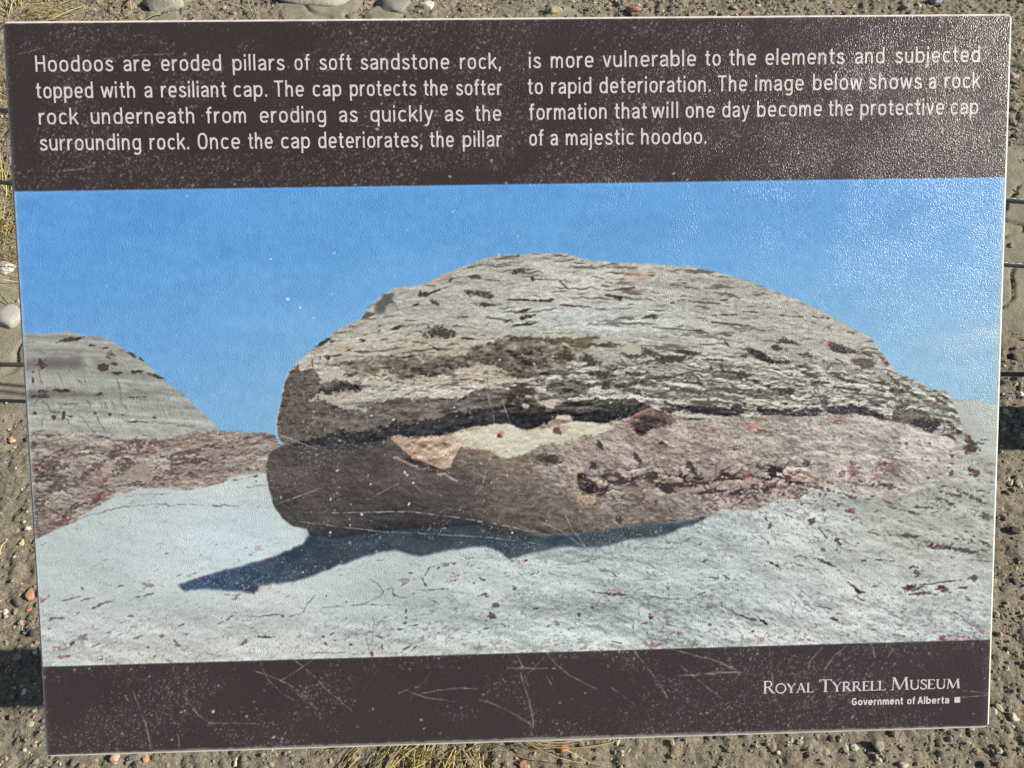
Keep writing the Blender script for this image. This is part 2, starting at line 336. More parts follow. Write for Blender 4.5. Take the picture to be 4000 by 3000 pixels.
    under(B([(330, 940), (345, 1020), (450, 960), (480, 1000), (500, 1050), (520, 1085), (640, 1075), (800, 1092), (840, 1122), (815, 1160), (640, 1188), (480, 1196), (400, 1240), (500, 1232), (600, 1272), (700, 1312), (860, 1322), (900, 1262), (1050, 1222), (1300, 1226), (1500, 1216), (1560, 1240), (1650, 1190), (1750, 1142), (2000, 1150), (2212, 1165), (2320, 1200), (2212, 1450), (2050, 1445), (1900, 1425), (1750, 1445), (1600, 1475), (1540, 1505), (1250, 1530), (1130, 1515), (1040, 1535), (900, 1570), (480, 1600), (235, 1590), (170, 1530), (153, 1440), (160, 1390), (190, 1270), (212, 1170), (228, 1070), (250, 1018)]), (100, 93, 87), 8, 2, .9, .2, 3)
    under(B([(500, 1130), (640, 1110), (800, 1105), (825, 1150), (640, 1180), (470, 1190)]), (54, 50, 50), 8, 3, .8, .1, 4)
    under(B([(200, 1562), (480, 1560), (560, 1500), (900, 1478), (1100, 1400), (1300, 1392), (1500, 1335), (1800, 1290), (2212, 1300), (2260, 1440), (2212, 1455), (2050, 1448), (1900, 1428), (1750, 1448), (1600, 1478), (1540, 1508), (1250, 1532), (1130, 1518), (1040, 1540), (1000, 1600), (700, 1650), (300, 1640)]), (54, 52, 54), 8, 7, .9, .12, 5)
    under(B([(250, 1040), (430, 1130), (500, 1230), (420, 1420), (300, 1520), (190, 1500), (170, 1400), (205, 1200)]), (88, 82, 78), 10, 8, .55, .16, 6)
    C.blob(*B([(1390, 1345)])[0], 75, 42, 0, (140, 126, 112), .85, .5)
    for p, w in (([(500, 1085), (640, 1055), (800, 1075), (850, 1110), (1000, 1090), (1250, 1085), (1500, 1080), (1700, 1040), (1900, 1060), (2200, 1090)], 20), ([(420, 1225), (520, 1200), (700, 1165), (790, 1160)], 22), ([(560, 1240), (740, 1210), (860, 1190)], 16), ([(640, 1270), (720, 1300), (860, 1316)], 12), ([(330, 940), (345, 1010)], 8), ([(440, 930), (470, 980), (500, 1050)], 10), ([(520, 1050), (600, 1010), (660, 1050)], 22), ([(1120, 1080), (1300, 1070), (1480, 1060)], 12), ([(1560, 1010), (1700, 990), (1850, 975), (1960, 1030)], 18), ([(1500, 1180), (1650, 1165)], 12), ([(960, 1030), (1030, 1020), (1080, 1060)], 14)):
        C.line(B(p), w, (190, 178, 162), .8, .22, 9, len(p))
    for bx, by, w, hh in ((330, 975, 16, 60), (445, 940, 14, 44), (480, 1030, 24, 30), (505, 905, 12, 36)):
        C.blob(*B([(bx, by)])[0], w * .5, hh * .5, 0, (132, 76, 74), .75)
    D1 = (64, 57, 50); D2 = (96, 88, 76)
    for b in ((2065, 218, 120, 42, -12), (1745, 398, 190, 52, 5), (1820, 485, 150, 26, 3), (2130, 447, 200, 16, 3), (1310, 410, 70, 46), (1420, 372, 140, 12, -18), (1400, 470, 64, 36, 20), (1250, 487, 60, 16, -20), (880, 568, 90, 26, -15), (1450, 700, 230, 76, 5), (1370, 735, 130, 30), (1290, 780, 140, 12, 5), (1620, 580, 130, 9, -4), (1930, 600, 180, 12, 10), (1990, 605, 90, 10, -25), (2110, 530, 70, 20, -10), (2130, 580, 80, 24, -8), (2110, 640, 130, 14, -5), (1710, 262, 80, 32), (1100, 662, 60, 22, -20), (970, 650, 32, 10), (972, 686, 26, 10), (840, 762, 54, 22), (540, 770, 110, 26, -38), (600, 770, 60, 14, -20), (1660, 750, 120, 14, 3), (730, 840, 60, 8, -20), (1270, 840, 100, 8, 5), (1700, 185, 130, 8, -14), (1530, 285, 50, 22, -40), (1850, 290, 160, 8, 5), (650, 880, 90, 14, -15), (560, 900, 40, 40), (1420, 830, 60, 16, 30), (1190, 720, 80, 8, -25)):
        x, y = B([(b[0], b[1])])[0]; C.blob(x, y, b[2] * .5, b[3] * .5, b[4] if len(b) > 4 else 0, D1, .85, .6)
    C.poly(B([(940, 470), (1010, 400), (1085, 380), (1075, 440), (1110, 490), (1040, 500), (1000, 558), (935, 550)]), (86, 88, 88), 8, 2, .85)
    C.blob(*B([(1060, 500)])[0], 30, 40, 20, (170, 168, 160), .7)
    C.poly(B([(830, 598), (865, 535), (900, 545), (940, 560), (880, 585)]), (96, 90, 86), 4, 1, .85)
    C.poly(B([(1330, 318), (1480, 246), (1640, 182), (1600, 215), (1480, 280), (1400, 320)]), (186, 160, 140), 4, 2, .6)
    C.blob(*B([(680, 830)])[0], 32, 40, 0, (196, 172, 140), .6)
    for b in ((160, 280, 44, 34), (260, 286, 220, 9, 3), (410, 335, 110, 11, 42), (795, 415, 150, 20, 8), (840, 430, 70, 36), (260, 450, 150, 24), (60, 447, 200, 12, 3), (470, 490, 220, 15, 3), (110, 526, 84, 20, -15), (120, 578, 94, 26, -8), (90, 636, 180, 18, -8), (1095, 578, 118, 30, -5), (1150, 530, 130, 10, 4), (1890, 493, 34, 10), (1670, 565, 150, 17, -2), (1480, 590, 110, 9, 5), (1700, 632, 330, 15, 6), (1330, 678, 340, 9, 4), (1470, 688, 70, 14, 6), (1690, 790, 120, 16, 52), (1610, 748, 90, 9, 10), (2080, 826, 120, 34, 8), (2160, 772, 130, 38, 12), (1920, 872, 190, 50, 34), (2100, 935, 200, 22, 4), (1830, 890, 62, 22), (1570, 915, 180, 18, 3), (1655, 985, 80, 24, 60), (1755, 1015, 200, 26, 4), (1805, 1046, 110, 28), (740, 802, 290, 34, 2), (1080, 862, 190, 56, 22), (1250, 912, 330, 46, -3), (1380, 860, 190, 34, 8), (1060, 932, 96, 16), (410, 890, 200, 66), (610, 922, 150, 66, 18), (700, 1036, 130, 66), (960, 1030, 140, 30), (1170, 1056, 210, 26, -8), (900, 1112, 290, 28, -10), (740, 1110, 110, 46, -40), (80, 1150, 210, 80), (1240, 1130, 190, 13, 30), (1430, 1096, 190, 20, 5), (1150, 1212, 130, 14, 5), (2150, 1166, 130, 46), (2030, 1116, 60, 16), (1420, 1010, 90, 10, -15), (1350, 1020, 60, 14, -20), (880, 960, 70, 10), (790, 968, 30, 12), (1190, 740, 80, 8), (1520, 800, 120, 8, 3), (1880, 1075, 100, 16, 8), (1560, 1105, 80, 12, 5), (1780, 1222, 110, 9, -4), (1950, 1218, 100, 10, -4), (880, 1155, 90, 9), (1640, 1145, 120, 8, 4), (1400, 1160, 120, 7, 4), (520, 155, 80, 8, 5), (680, 270, 90, 8, 15), (760, 310, 60, 8, 10), (1900, 540, 100, 8, 5), (1740, 700, 90, 8, 8), (1260, 470, 30, 16), (1080, 440, 80, 9, 20), (940, 480, 60, 7), (710, 520, 40, 10)):
        x, y = D([(b[0], b[1])])[0]; C.blob(x, y, b[2] * .5, b[3] * .5, b[4] if len(b) > 4 else 0, D1 if b[3] > 16 else (80, 74, 66), .85, .6)
    under(D([(-20, 742), (200, 736), (560, 746), (780, 718), (700, 752), (620, 790), (600, 832), (480, 822), (400, 778), (240, 762), (-20, 775)]), (104, 94, 78), 8, 2, .9, .14, 2)
    under(D([(-20, 840), (150, 830), (260, 880), (330, 950), (330, 1010), (200, 1030), (-20, 1045)]), (98, 91, 80), 18, 3, .8, .40, 1)
    under(D([(300, 1080), (420, 1065), (560, 1080), (620, 1130), (560, 1190), (420, 1215), (300, 1190), (260, 1130)]), (90, 86, 78), 16, 3, .85, .30, 4)
    C.blob(*D([(935, 878)])[0], 84, 26, 4, (66, 60, 54), .9, .4)
    C.blob(*D([(938, 838)])[0], 80, 40, 2, (186, 180, 164), .95, .3, .15)
    for b in ((1665, 448, 92, 15, (108, 62, 56)), (930, 355, 116, 22, (96, 56, 50)), (370, 380, 126, 13, (136, 100, 78)), (1350, 310, 62, 16, (136, 82, 66)), (540, 400, 60, 8, (150, 116, 96)), (1100, 228, 70, 12, (120, 84, 66)), (865, 282, 50, 20, (150, 96, 74)), (925, 250, 90, 14, (158, 104, 80)), (1020, 285, 110, 14, (170, 122, 96)), (330, 290, 60, 10, (130, 82, 74)), (2150, 765, 80, 14, (126, 100, 96)), (1050, 890, 60, 22, (140, 100, 90)), (440, 960, 100, 16, (146, 112, 96))):
        x, y = D([(b[0], b[1])])[0]; C.blob(x, y, b[2] * .5, b[3] * .5, -4, b[4], .85, .5)
    C.blob(*D([(980, 262)])[0], 105, 34, -6, (198, 166, 142), .5)
    # gap under the cap
    under(D([(-40, 1180), (100, 1200), (200, 1292), (330, 1300), (345, 1262), (480, 1240), (700, 1226), (1000, 1235), (1100, 1288), (1000, 1338), (900, 1372), (830, 1398), (740, 1424), (620, 1414), (490, 1404), (420, 1358), (360, 1378), (300, 1412), (150, 1464), (50, 1460), (-40, 1440)]), (72, 66, 60), 7, 2, .95, .14, 3)
    under(D([(-40, 1330), (150, 1340), (350, 1330), (600, 1320), (900, 1300), (1060, 1290), (1000, 1338), (900, 1372), (830, 1398), (740, 1424), (620, 1414), (490, 1404), (420, 1358), (360, 1378), (300, 1412), (150, 1464), (50, 1460), (-40, 1440)]), (42, 42, 48), 6, 4, .85, .08, 3)
    under(D([(1130, 1284), (1400, 1276), (1700, 1290), (1760, 1262), (1850, 1310), (1800, 1350), (1600, 1362), (1480, 1345), (1320, 1322), (1260, 1350), (1180, 1318)]), (58, 54, 56), 6, 1, .95, .1, 2)
    C.blob(*D([(1450, 1356)])[0], 140, 18, 3, (196, 192, 182), .9, .4)
    C.blob(*D([(1400, 1380)])[0], 90, 8, 2, (56, 52, 54), .85, .3)
    for x0, y0, w, hh in ((110, 1275, 60, 30), (270, 1255, 140, 34), (300, 1270, 70, 40), (130, 1200, 60, 20), (200, 1210, 40, 36), (610, 1170, 50, 30), (350, 1240, 110, 16)):
        C.blob(*D([(x0, y0)])[0], w * .5, hh * .5, 5, (200, 190, 174), .85, .5)
    # right end of the cap
    for p, c in (([(120, 980), (300, 1010), (620, 990), (640, 1042), (540, 1062), (400, 1056), (250, 1046), (140, 1060)], (54, 50, 54)),
                 ([(640, 1040), (690, 980), (880, 962), (950, 985), (1040, 1010), (1110, 1050), (1090, 1092), (1020, 1056), (780, 1042)], (52, 50, 52)),
                 ([(590, 895), (690, 885), (665, 980), (705, 1020), (640, 1045), (620, 950)], (86, 82, 78)),
                 ([(1190, 1010), (1420, 1004), (1480, 1060), (1595, 1100), (1495, 1190), (1380, 1164), (1280, 1124), (1165, 1080)], (98, 88, 82)),
                 ([(1400, 1060), (1480, 1075), (1580, 1105), (1495, 1185), (1370, 1150), (1300, 1110)], (60, 56, 58)),
                 ([(690, 470), (780, 510), (920, 550), (910, 572), (760, 560), (690, 540), (670, 500)], (66, 62, 60)),
                 ([(870, 600), (960, 600), (1070, 630), (1040, 670), (960, 690), (880, 660)], (84, 80, 74)),
                 ([(1000, 930), (1130, 930), (1190, 945), (1060, 975), (990, 958)], (80, 74, 72)),
                 ([(1140, 830), (1250, 845), (1300, 880), (1230, 885), (1150, 860)], (74, 66, 66)),
                 ([(40, 545), (170, 560), (250, 620), (400, 635), (330, 645), (220, 640), (110, 600)], (64, 60, 56))):
        under(E(p), c, 6, 1, .92, .1, 3)
    for b in ((350, 468, 120, 26, 12), (430, 495, 60, 16), (265, 525, 120, 36, 5), (510, 580, 130, 36, 10), (480, 670, 170, 26, 8), (535, 735, 120, 32, 20), (740, 730, 130, 26, 10), (80, 780, 110, 30, 8), (340, 860, 170, 44, 4), (620, 795, 140, 18, 5), (850, 785, 110, 12, 8), (850, 845, 210, 20, 7), (940, 885, 330, 12, 5), (560, 905, 140, 12, -10), (1100, 800, 110, 22, 12), (1210, 800, 60, 22, 30), (1290, 820, 100, 16, 30), (1080, 850, 100, 16, 15), (1350, 890, 110, 26, 35), (1490, 900, 90, 14, 5), (1580, 905, 80, 20, 20), (1490, 862, 80, 14), (1570, 945, 90, 24, 20), (1330, 945, 80, 18, 12), (1230, 990, 60, 26, -10), (1400, 985, 50, 14, -20), (980, 570, 110, 22, 22), (1100, 600, 60, 14, 20), (700, 530, 80, 8, 3), (760, 620, 70, 10, 30), (720, 690, 90, 8), (270, 690, 60, 10, 5), (440, 820, 60, 16), (190, 820, 80, 14, 8), (620, 285, 140, 10, 6), (430, 275, 120, 8, 5), (560, 320, 40, 8, 25), (50, 238, 80, 9), (680, 365, 40, 10, 30), (860, 400, 60, 8, 10), (550, 965, 90, 14), (330, 960, 60, 22), (920, 930, 40, 10), (1640, 1130, 100, 34, 35), (1700, 1180, 60, 30, 50), (1640, 1225, 100, 18, 30), (1800, 1265, 120, 26, 15), (1800, 1320, 110, 50, -15), (1560, 1205, 90, 8, 8), (1050, 1165, 36, 60, -20), (1780, 1230, 30, 40), (1900, 1240, 60, 10), (1130, 640, 40, 40, 50)):
        x, y = E([(b[0], b[1])])[0]; C.blob(x, y, b[2] * .5, b[3] * .52, b[4] if len(b) > 4 else 0, (66, 58, 58), .85, .6)
    for b in ((690, 490, 26, 40), (870, 620, 30, 36), (1120, 630, 60, 40), (1600, 1105, 30, 26), (1760, 1215, 24, 40), (1770, 1300, 40, 50), (1530, 940, 26, 20), (1640, 1210, 40, 30), (1440, 938, 30, 12), (300, 462, 40, 14), (1190, 1030, 24, 40)):
        x, y = E([(b[0], b[1])])[0]; C.blob(x, y, b[2] * .5, b[3] * .5, 0, (124, 62, 72), .6, .6)

    # ---- lower block
    F = lambda p: crop(1000, 1600, p)
    Gc = lambda p: crop(2000, 1500, p)
    Hc = lambda p: crop(2900, 1500, p)
    low_rock = F([(235, 270), (150, 308), (100, 352), (80, 430), (76, 520), (98, 620), (138, 740), (208, 860), (290, 922), (400, 938), (420, 990), (600, 1010), (1000, 960), (1300, 930), (1750, 910), (1860, 960), (2040, 985)]) + \
        Gc([(240, 1182), (500, 1172), (750, 1152), (900, 1112), (1100, 1110), (1300, 1076), (1460, 1056), (1560, 1040), (1620, 992), (1720, 970), (1900, 996)]) + \
        Hc([(200, 945), (300, 905), (430, 905), (520, 850), (650, 785), (790, 822), (870, 850), (1000, 880), (1200, 900), (1500, 800), (1700, 600), (1750, 470), (1640, 440), (1500, 390), (1280, 330), (1150, 290), (1100, 292), (1020, 252), (900, 250), (780, 240), (620, 246), (540, 262), (400, 256), (250, 246), (130, 252)]) + \
        Gc([(1900, 268), (1600, 262), (1440, 290), (1320, 270), (1250, 236), (1160, 206), (1080, 206), (1000, 226), (950, 256), (830, 286), (740, 316), (620, 306), (480, 290), (420, 252), (360, 270), (340, 300), (240, 326), (150, 356), (60, 356), (0, 330)]) + \
        F([(2060, 146), (2000, 116), (1900, 120), (1750, 136), (1600, 166), (1540, 200), (1400, 206), (1250, 220), (1160, 250), (1130, 200), (1040, 220), (1000, 270), (700, 330), (400, 300)])
    sl, m = C.mask(low_rock, 4, 1)
    C.clip[sl] = np.maximum(C.clip[sl], m)
    x, y = X[sl], Y[sl]
    wv = fbm(x / 120, y / 90, 2, 3) - .5
    h = fbm((x + y * .5) / 66 + wv, (y - x * .25) / 40 + wv, 5, 5, .6); hf = fbm((x + .6 * y) / 20, (y - .4 * x) / 11, 2, 3, .65)
    H = 26 * h + 4 * hf + 120 * fbm((x + .35 * y) / 150, y / 230, 4, 2)
    sh = relief(H, 1.0, .5); cav = blur(H, 5) - H
    b0 = rgb((90, 84, 81)); b1 = rgb((118, 109, 102)); b2 = rgb((166, 154, 145)); b3 = rgb((180, 174, 165))
    v = x + 110 + (h - .5) * 420 - 1.25 * (y - 1760)
    base = b0 + sstep(1650, 2020, v)[..., None] * (b1 - b0)
    base = base + sstep(1860, 2200, v)[..., None] * (b2 - base)
    base = base + sstep(2950, 3500, v)[..., None] * (b3 - base)
    lit = sstep(1800, 2300, v)
    am = .03 + .06 * lit
    base = base + np.clip(-sh * am, -.22, .15)[..., None] - (np.clip(cav, -2, 5) * (.010 + .014 * lit))[..., None] + ((hf - .5) * (.05 + .07 * lit))[..., None]
    base = base * (1 - .10 * sstep(1860, 2000, y) * (1 - sstep(2500, 2900, x)))[..., None]
    C.mix(sl, m, base)
    f1, f2, rid, dv = worley(x / 74 + 1.2 * wv, (y + .12 * (x - 2400)) / 40 + 1.2 * wv + .5 * (C.n1[sl] - .5), 2)
    ft = np.exp(-((y - 1885 + .05 * (x - 2600)) / 62) ** 2) * sstep(2180, 2330, x) * (1 - sstep(3080, 3260, x))
    C.mix(sl, m * np.clip(ft * (1 - sstep(.03, .26, f2 - f1)) * sstep(-.3, .2, dv) * 1.1, 0, .85), (66, 54, 53))
    C.img[sl] += (m * ft * (sstep(.0, .45, -dv) * .10 - sstep(.1, .5, dv) * .14 + (rid - .5) * .10))[..., None]
    n = fbm(x / 12, y / 9, 6, 2)
    C.mix(sl, m * lit * sstep(.62, .76, n + .12 * (fbm(x / 140, y / 90, 1, 2) - .5)) * .38 * (1 - sstep(3150, 3500, x) * .7), (92, 78, 74))
    under(F([(150, 300), (400, 290), (700, 340), (620, 430), (300, 400), (150, 380)]), (74, 70, 69), 10, 12, .55, .12, 3)
    under(F([(250, 880), (420, 930), (800, 900), (1200, 760), (1500, 860), (1800, 880), (1860, 950), (1300, 930), (900, 975), (420, 1000)]), (64, 62, 64), 10, 14, .7, .1, 2)
    under(Gc([(-300, 900), (100, 860), (420, 880), (700, 950), (1100, 960), (1500, 940), (1650, 960), (1560, 1040), (1300, 1076), (1100, 1108), (900, 1112), (700, 1156), (400, 1180), (0, 1165), (-300, 1150)]), (108, 100, 92), 14, 16, .7, .2, 4)
    under(Gc([(0, 560), (180, 600), (420, 700), (500, 860), (400, 930), (0, 1000), (-200, 900)]), (106, 97, 89), 16, 22, .5, .2, 1)
    # sunlit ledge
    sl, m = C.mask(F([(1040, 225), (1130, 200), (1160, 250), (1250, 220), (1400, 205), (1540, 200), (1600, 165), (1750, 135), (1900, 120), (2000, 115), (2060, 145), (2120, 160), (2212, 155), (2350, 130), (2500, 95), (2620, 105), (2750, 120), (2850, 118), (2740, 180), (2600, 205), (2440, 250), (2240, 270), (2190, 312), (2100, 345), (1980, 390), (1900, 372), (1840, 330), (1650, 300), (1620, 290), (1580, 350), (1530, 430), (1500, 475), (1430, 452), (1300, 402), (1180, 342), (1130, 290)]), 5, 5)
    x, y = X[sl], Y[sl]
    h = fbm(x / 44, y / 30, 4, 4); sh = np.roll(h, 2, 0) - np.roll(h, -2, 0)
    q = sstep(1720, 1880, x + (h - .5) * 120)[..., None]
    base = rgb((188, 166, 148)) * (1 - q) + rgb((206, 202, 184)) * q
    base = base + ((h - .5) * .22 * (1.3 - q[..., 0]))[..., None] + (np.clip(sh, -.2, .2) * (.9 - .5 * q[..., 0]))[..., None]
    m = sstep(.22, .78, m + (C.n2[sl] - .5) * .7)
    C.mix(sl, m, base)
    for p, w, c in (([(1130, 210), (1150, 290), (1200, 350), (1320, 400), (1430, 450), (1500, 470)], 9, (196, 152, 138)), ([(1090, 375), (1200, 430), (1320, 470), (1430, 480)], 10, (176, 150, 140)), ([(1430, 510), (1480, 490), (1520, 540), (1580, 570)], 16, (186, 160, 150)), ([(1640, 296), (1740, 318), (1840, 330)], 7, (176, 122, 112)), ([(1620, 290), (1580, 350), (1530, 440)], 5, (120, 98, 80)), ([(1450, 470), (1640, 460), (1700, 480)], 9, (96, 76, 72))):
        C.line(F(p), w, c, .85, .15, 6, int(w))
    under(F([(1650, 305), (1840, 335), (1900, 378), (1980, 395), (2100, 350), (2212, 320), (2260, 420), (2100, 560), (1900, 520), (1700, 470), (1540, 440), (1590, 350)]), (130, 116, 104), 10, 4, .6, .26, 2)
    under(F([(1180, 360), (1320, 420), (1440, 470), (1480, 490), (1420, 500), (1280, 460), (1170, 400)]), (72, 58, 56), 6, 3, .7, .1, 2)
    under(F([(1500, 480), (1700, 490), (1900, 540), (1800, 600), (1600, 560)]), (84, 74, 70), 10, 8, .6, .2, 2)
    C.blob(*F([(1920, 190)])[0], 36, 22, -30, (196, 150, 138), .8); C.blob(*F([(1910, 208)])[0], 20, 18, -30, (104, 62, 56), .85)
    C.line(F([(1640, 170), (1720, 155), (1760, 150)]), 6, (150, 116, 70), .6, .1)
    C.blob(*F([(1310, 285)])[0], 30, 16, 40, (122, 96, 84), .7); C.blob(*F([(1480, 265)])[0], 14, 12, 40, (124, 88, 70), .7); C.blob(*F([(1960, 325)])[0], 14, 6, 35, (110, 104, 90), .7)
    C.blob(*Gc([(405, 268)])[0], 70, 26, 4, (206, 200, 186), .95, .4); C.blob(*Gc([(400, 288)])[0], 54, 10, 3, (150, 96, 84), .8, .4)
    C.blob(*Gc([(370, 340)])[0], 70, 40, 0, (186, 150, 138), .6); C.blob(*Gc([(350, 372)])[0], 32, 24, 20, (110, 72, 66), .85)
    # knob
    under(Gc([(885, 335), (940, 270), (1020, 220), (1090, 200), (1170, 203), (1235, 236), (1295, 272), (1270, 302), (1150, 342), (1060, 386), (990, 412), (955, 350)]), (98, 82, 78), 6, 1, .96, .3, 4)
    under(Gc([(940, 330), (1000, 270), (1100, 240), (1160, 300), (1060, 380), (990, 408)]), (64, 52, 54), 10, 4, .6, .25, 1)
    C.line(Gc([(895, 330), (950, 262), (1030, 216), (1100, 200)]), 12, (170, 118, 106), .8, .1)
    C.line(Gc([(890, 360), (920, 400), (965, 460)]), 7, (96, 74, 70), .8, .1)
    # crevices and bright bits at the foot
    under(Gc([(500, 705), (490, 770), (550, 838), (620, 865), (695, 842), (655, 770), (560, 712)]), (60, 50, 52), 6, 1, .92, .1, 2)
    for b in ((900, 782, 180, 50, 12), (1095, 735, 90, 100, 45), (1280, 800, 290, 40, -3), (1430, 690, 50, 130, -32), (1470, 780, 150, 34, -6), (1700, 745, 190, 20, -4), (1960, 735, 150, 24, 12), (2050, 690, 70, 100, -32), (740, 720, 70, 60, 40), (700, 840, 90, 60), (1600, 690, 20, 60), (990, 590, 30, 70, -35), (690, 480, 36, 60, -30), (1500, 850, 160, 24), (1780, 850, 140, 40, -10), (1900, 840, 70, 70, 50), (1240, 830, 90, 40), (1120, 930, 60, 34), (840, 1070, 46, 44), (1180, 470, 60, 30, 30), (840, 730, 80, 30, 35), (1620, 840, 160, 20), (2000, 830, 60, 50), (640, 640, 60, 46, 30), (300, 590, 140, 60, 10)):
        x, y = Gc([(b[0], b[1])])[0]; C.blob(x, y, b[2] * .56, b[3] * .66, b[4] if len(b) > 4 else 0, (62, 51, 51), .85, .6)
    for b in ((560, 892, 180, 44, 22, (204, 186, 154)), (735, 950, 80, 50, 45, (196, 170, 160)), (940, 832, 140, 46, 15, (164, 142, 128)), (1065, 800, 150, 56, 28, (160, 142, 128)), (1400, 832, 220, 32, 4, (172, 152, 142)), (1700, 790, 200, 40, -3, (158, 134, 124)), (680, 775, 26, 80, -18, (196, 166, 154)), (500, 750, 22, 130, 8, (188, 166, 140)), (1260, 880, 120, 24, -6, (168, 148, 138)), (1420, 712, 60, 20, 20, (186, 164, 154)), (1840, 760, 60, 80, 20, (176, 142, 130)), (1100, 915, 40, 60, -20, (170, 150, 144)), (470, 872, 80, 30, 10, (150, 98, 88)), (590, 905, 70, 20, 20, (186, 130, 112)), (780, 740, 60, 20, 10, (176, 158, 146)), (1560, 700, 130, 60, -20, (166, 150, 136)), (1950, 700, 100, 50, 0, (172, 162, 156)), (820, 888, 60, 18, 10, (168, 150, 140)), (1900, 770, 100, 16, 15, (178, 160, 152))):
        x, y = Gc([(b[0], b[1])])[0]; C.blob(x, y, b[2] * .54, b[3] * .6, b[4], tuple(.8 * c + .2 * 150 for c in b[5]), .7, .6)
    for b in ((440, 715, 150, 100, -10, (152, 108, 94)), (368, 750, 50, 90, -20, (106, 58, 60)), (450, 785, 110, 26, 10, (60, 44, 44)), (420, 815, 120, 40, 5, (176, 162, 152)), (1165, 650, 160, 110, 15, (134, 106, 104)), (880, 690, 70, 120, -30, (150, 106, 104)), (1120, 800, 170, 34, 12, (74, 62, 62)), (1050, 740, 90, 60, 40, (170, 124, 122)), (80, 330, 110, 50, 10, (200, 136, 116)), (190, 372, 110, 18, 15, (110, 96, 88)), (700, 280, 160, 50, -5, (154, 120, 110)), (220, 790, 90, 70, -40, (126, 84, 78)), (600, 750, 40, 30, 0, (150, 132, 120)), (500, 625, 50, 60, 25, (70, 58, 60)), (250, 690, 80, 110, -35, (84, 68, 68)), (420, 890, 50, 50, 20, (110, 72, 72)), (540, 805, 50, 24, 0, (110, 76, 74)), (780, 700, 40, 50, -20, (120, 78, 78)), (60, 750, 110, 40, 30, (150, 108, 100)), (1130, 620, 90, 20, -20, (130, 80, 80)), (900, 780, 120, 30, 5, (116, 92, 92)), (1200, 770, 90, 40, 30, (180, 160, 154)), (740, 290, 60, 40, 0, (160, 110, 100)), (20, 700, 80, 50, 0, (140, 96, 86))):
        x, y = Hc([(b[0], b[1])])[0]; C.stain(x, y, b[2] * .54, b[3] * .54, b[4], b[5], .7, .9)
    # rubble line where the block meets the clay
    for i in range(260):
        t = RNG.random(); q = Hc([(-320 + 1250 * t, 900 - 60 * t + RNG.normal(0, 55))])[0]
        C.blob(*q, RNG.uniform(6, 20), RNG.uniform(4, 11), RNG.uniform(-30, 50), ((80, 62, 60), (104, 84, 80), (186, 172, 164))[RNG.integers(3)], .7, .6)

    # ---- blue shadow on the clay
    shd = crop(60, 1850, [(1275, 876), (1500, 802), (1750, 732), (2000, 662), (2212, 592)]) + F([(100, 1165), (250, 1110), (380, 1050), (418, 990), (700, 985), (1000, 935), (1300, 905), (1750, 890), (1860, 945), (2040, 970), (2212, 985)]) + \
        Gc([(240, 1182), (500, 1172), (750, 1152), (900, 1112), (1100, 1110), (1300, 1076), (1460, 1056), (1565, 1038), (1470, 1080), (1400, 1110), (1290, 1136), (1250, 1170), (1150, 1200), (1080, 1206), (950, 1210), (850, 1245), (740, 1276), (600, 1282), (450, 1276), (300, 1300), (150, 1332), (0, 1362)]) + \
        F([(2000, 1172), (1950, 1140), (1850, 1090), (1790, 1070), (1650, 1086), (1500, 1112), (1340, 1140), (1270, 1150), (1200, 1130), (1100, 1100), (1000, 1116), (900, 1140), (750, 1190), (600, 1240), (450, 1310), (300, 1350), (180, 1372), (100, 1362)]) + \
        crop(60, 1850, [(2100, 880), (2030, 862), (1920, 882), (1880, 930), (1800, 935), (1680, 920), (1480, 905), (1330, 926)])
    sl, m = C.mask(shd, 7, 2)
    x, y = X[sl], Y[sl]
    base = rgb((56, 80, 108)) + sstep(760, 1300, x)[..., None] * (rgb((58, 70, 80)) - rgb((56, 80, 108))) + sstep(1500, 2300, x)[..., None] * (rgb((74, 86, 93)) - rgb((58, 70, 80)))
    im = C.img[sl]
    base = base + (fbm(x / 90, y / 40, 4, 4)[..., None] - .5) * .12 + (C.n2[sl][..., None] - .5) * .06 + .25 * (im - blur(im, 8))
    dk = sstep(0, 1, blur(m, 26) * 1.0)
    C.mix(sl, m * (.94 * sstep(-.2, .25, blur(m, 12))), base)
    C.mix(sl, m * .25 * sstep(.45, .6, fbm(x / 60, y / 30, 6, 3)), (34, 44, 56))
    C.clip = None
    sl, m = C.mask(F([(400, 935), (700, 925), (1000, 900), (1300, 880), (1750, 860), (1900, 920), (2200, 1000), (2600, 960), (2900, 930), (3300, 890), (3300, 925), (2900, 965), (2600, 1005), (2200, 1040), (1900, 985), (1750, 930), (1300, 960), (1000, 985), (700, 1010), (430, 1010)]), 8, 9)
    C.mix(sl, m * .6, (44, 46, 52))
    # ragged sunlit lip along the shadow's lower side
    C.line(crop(60, 1850, [(1280, 878), (1500, 804), (1750, 734), (2000, 664), (2212, 594)]), 4, (122, 72, 96), .6, .1, 2)

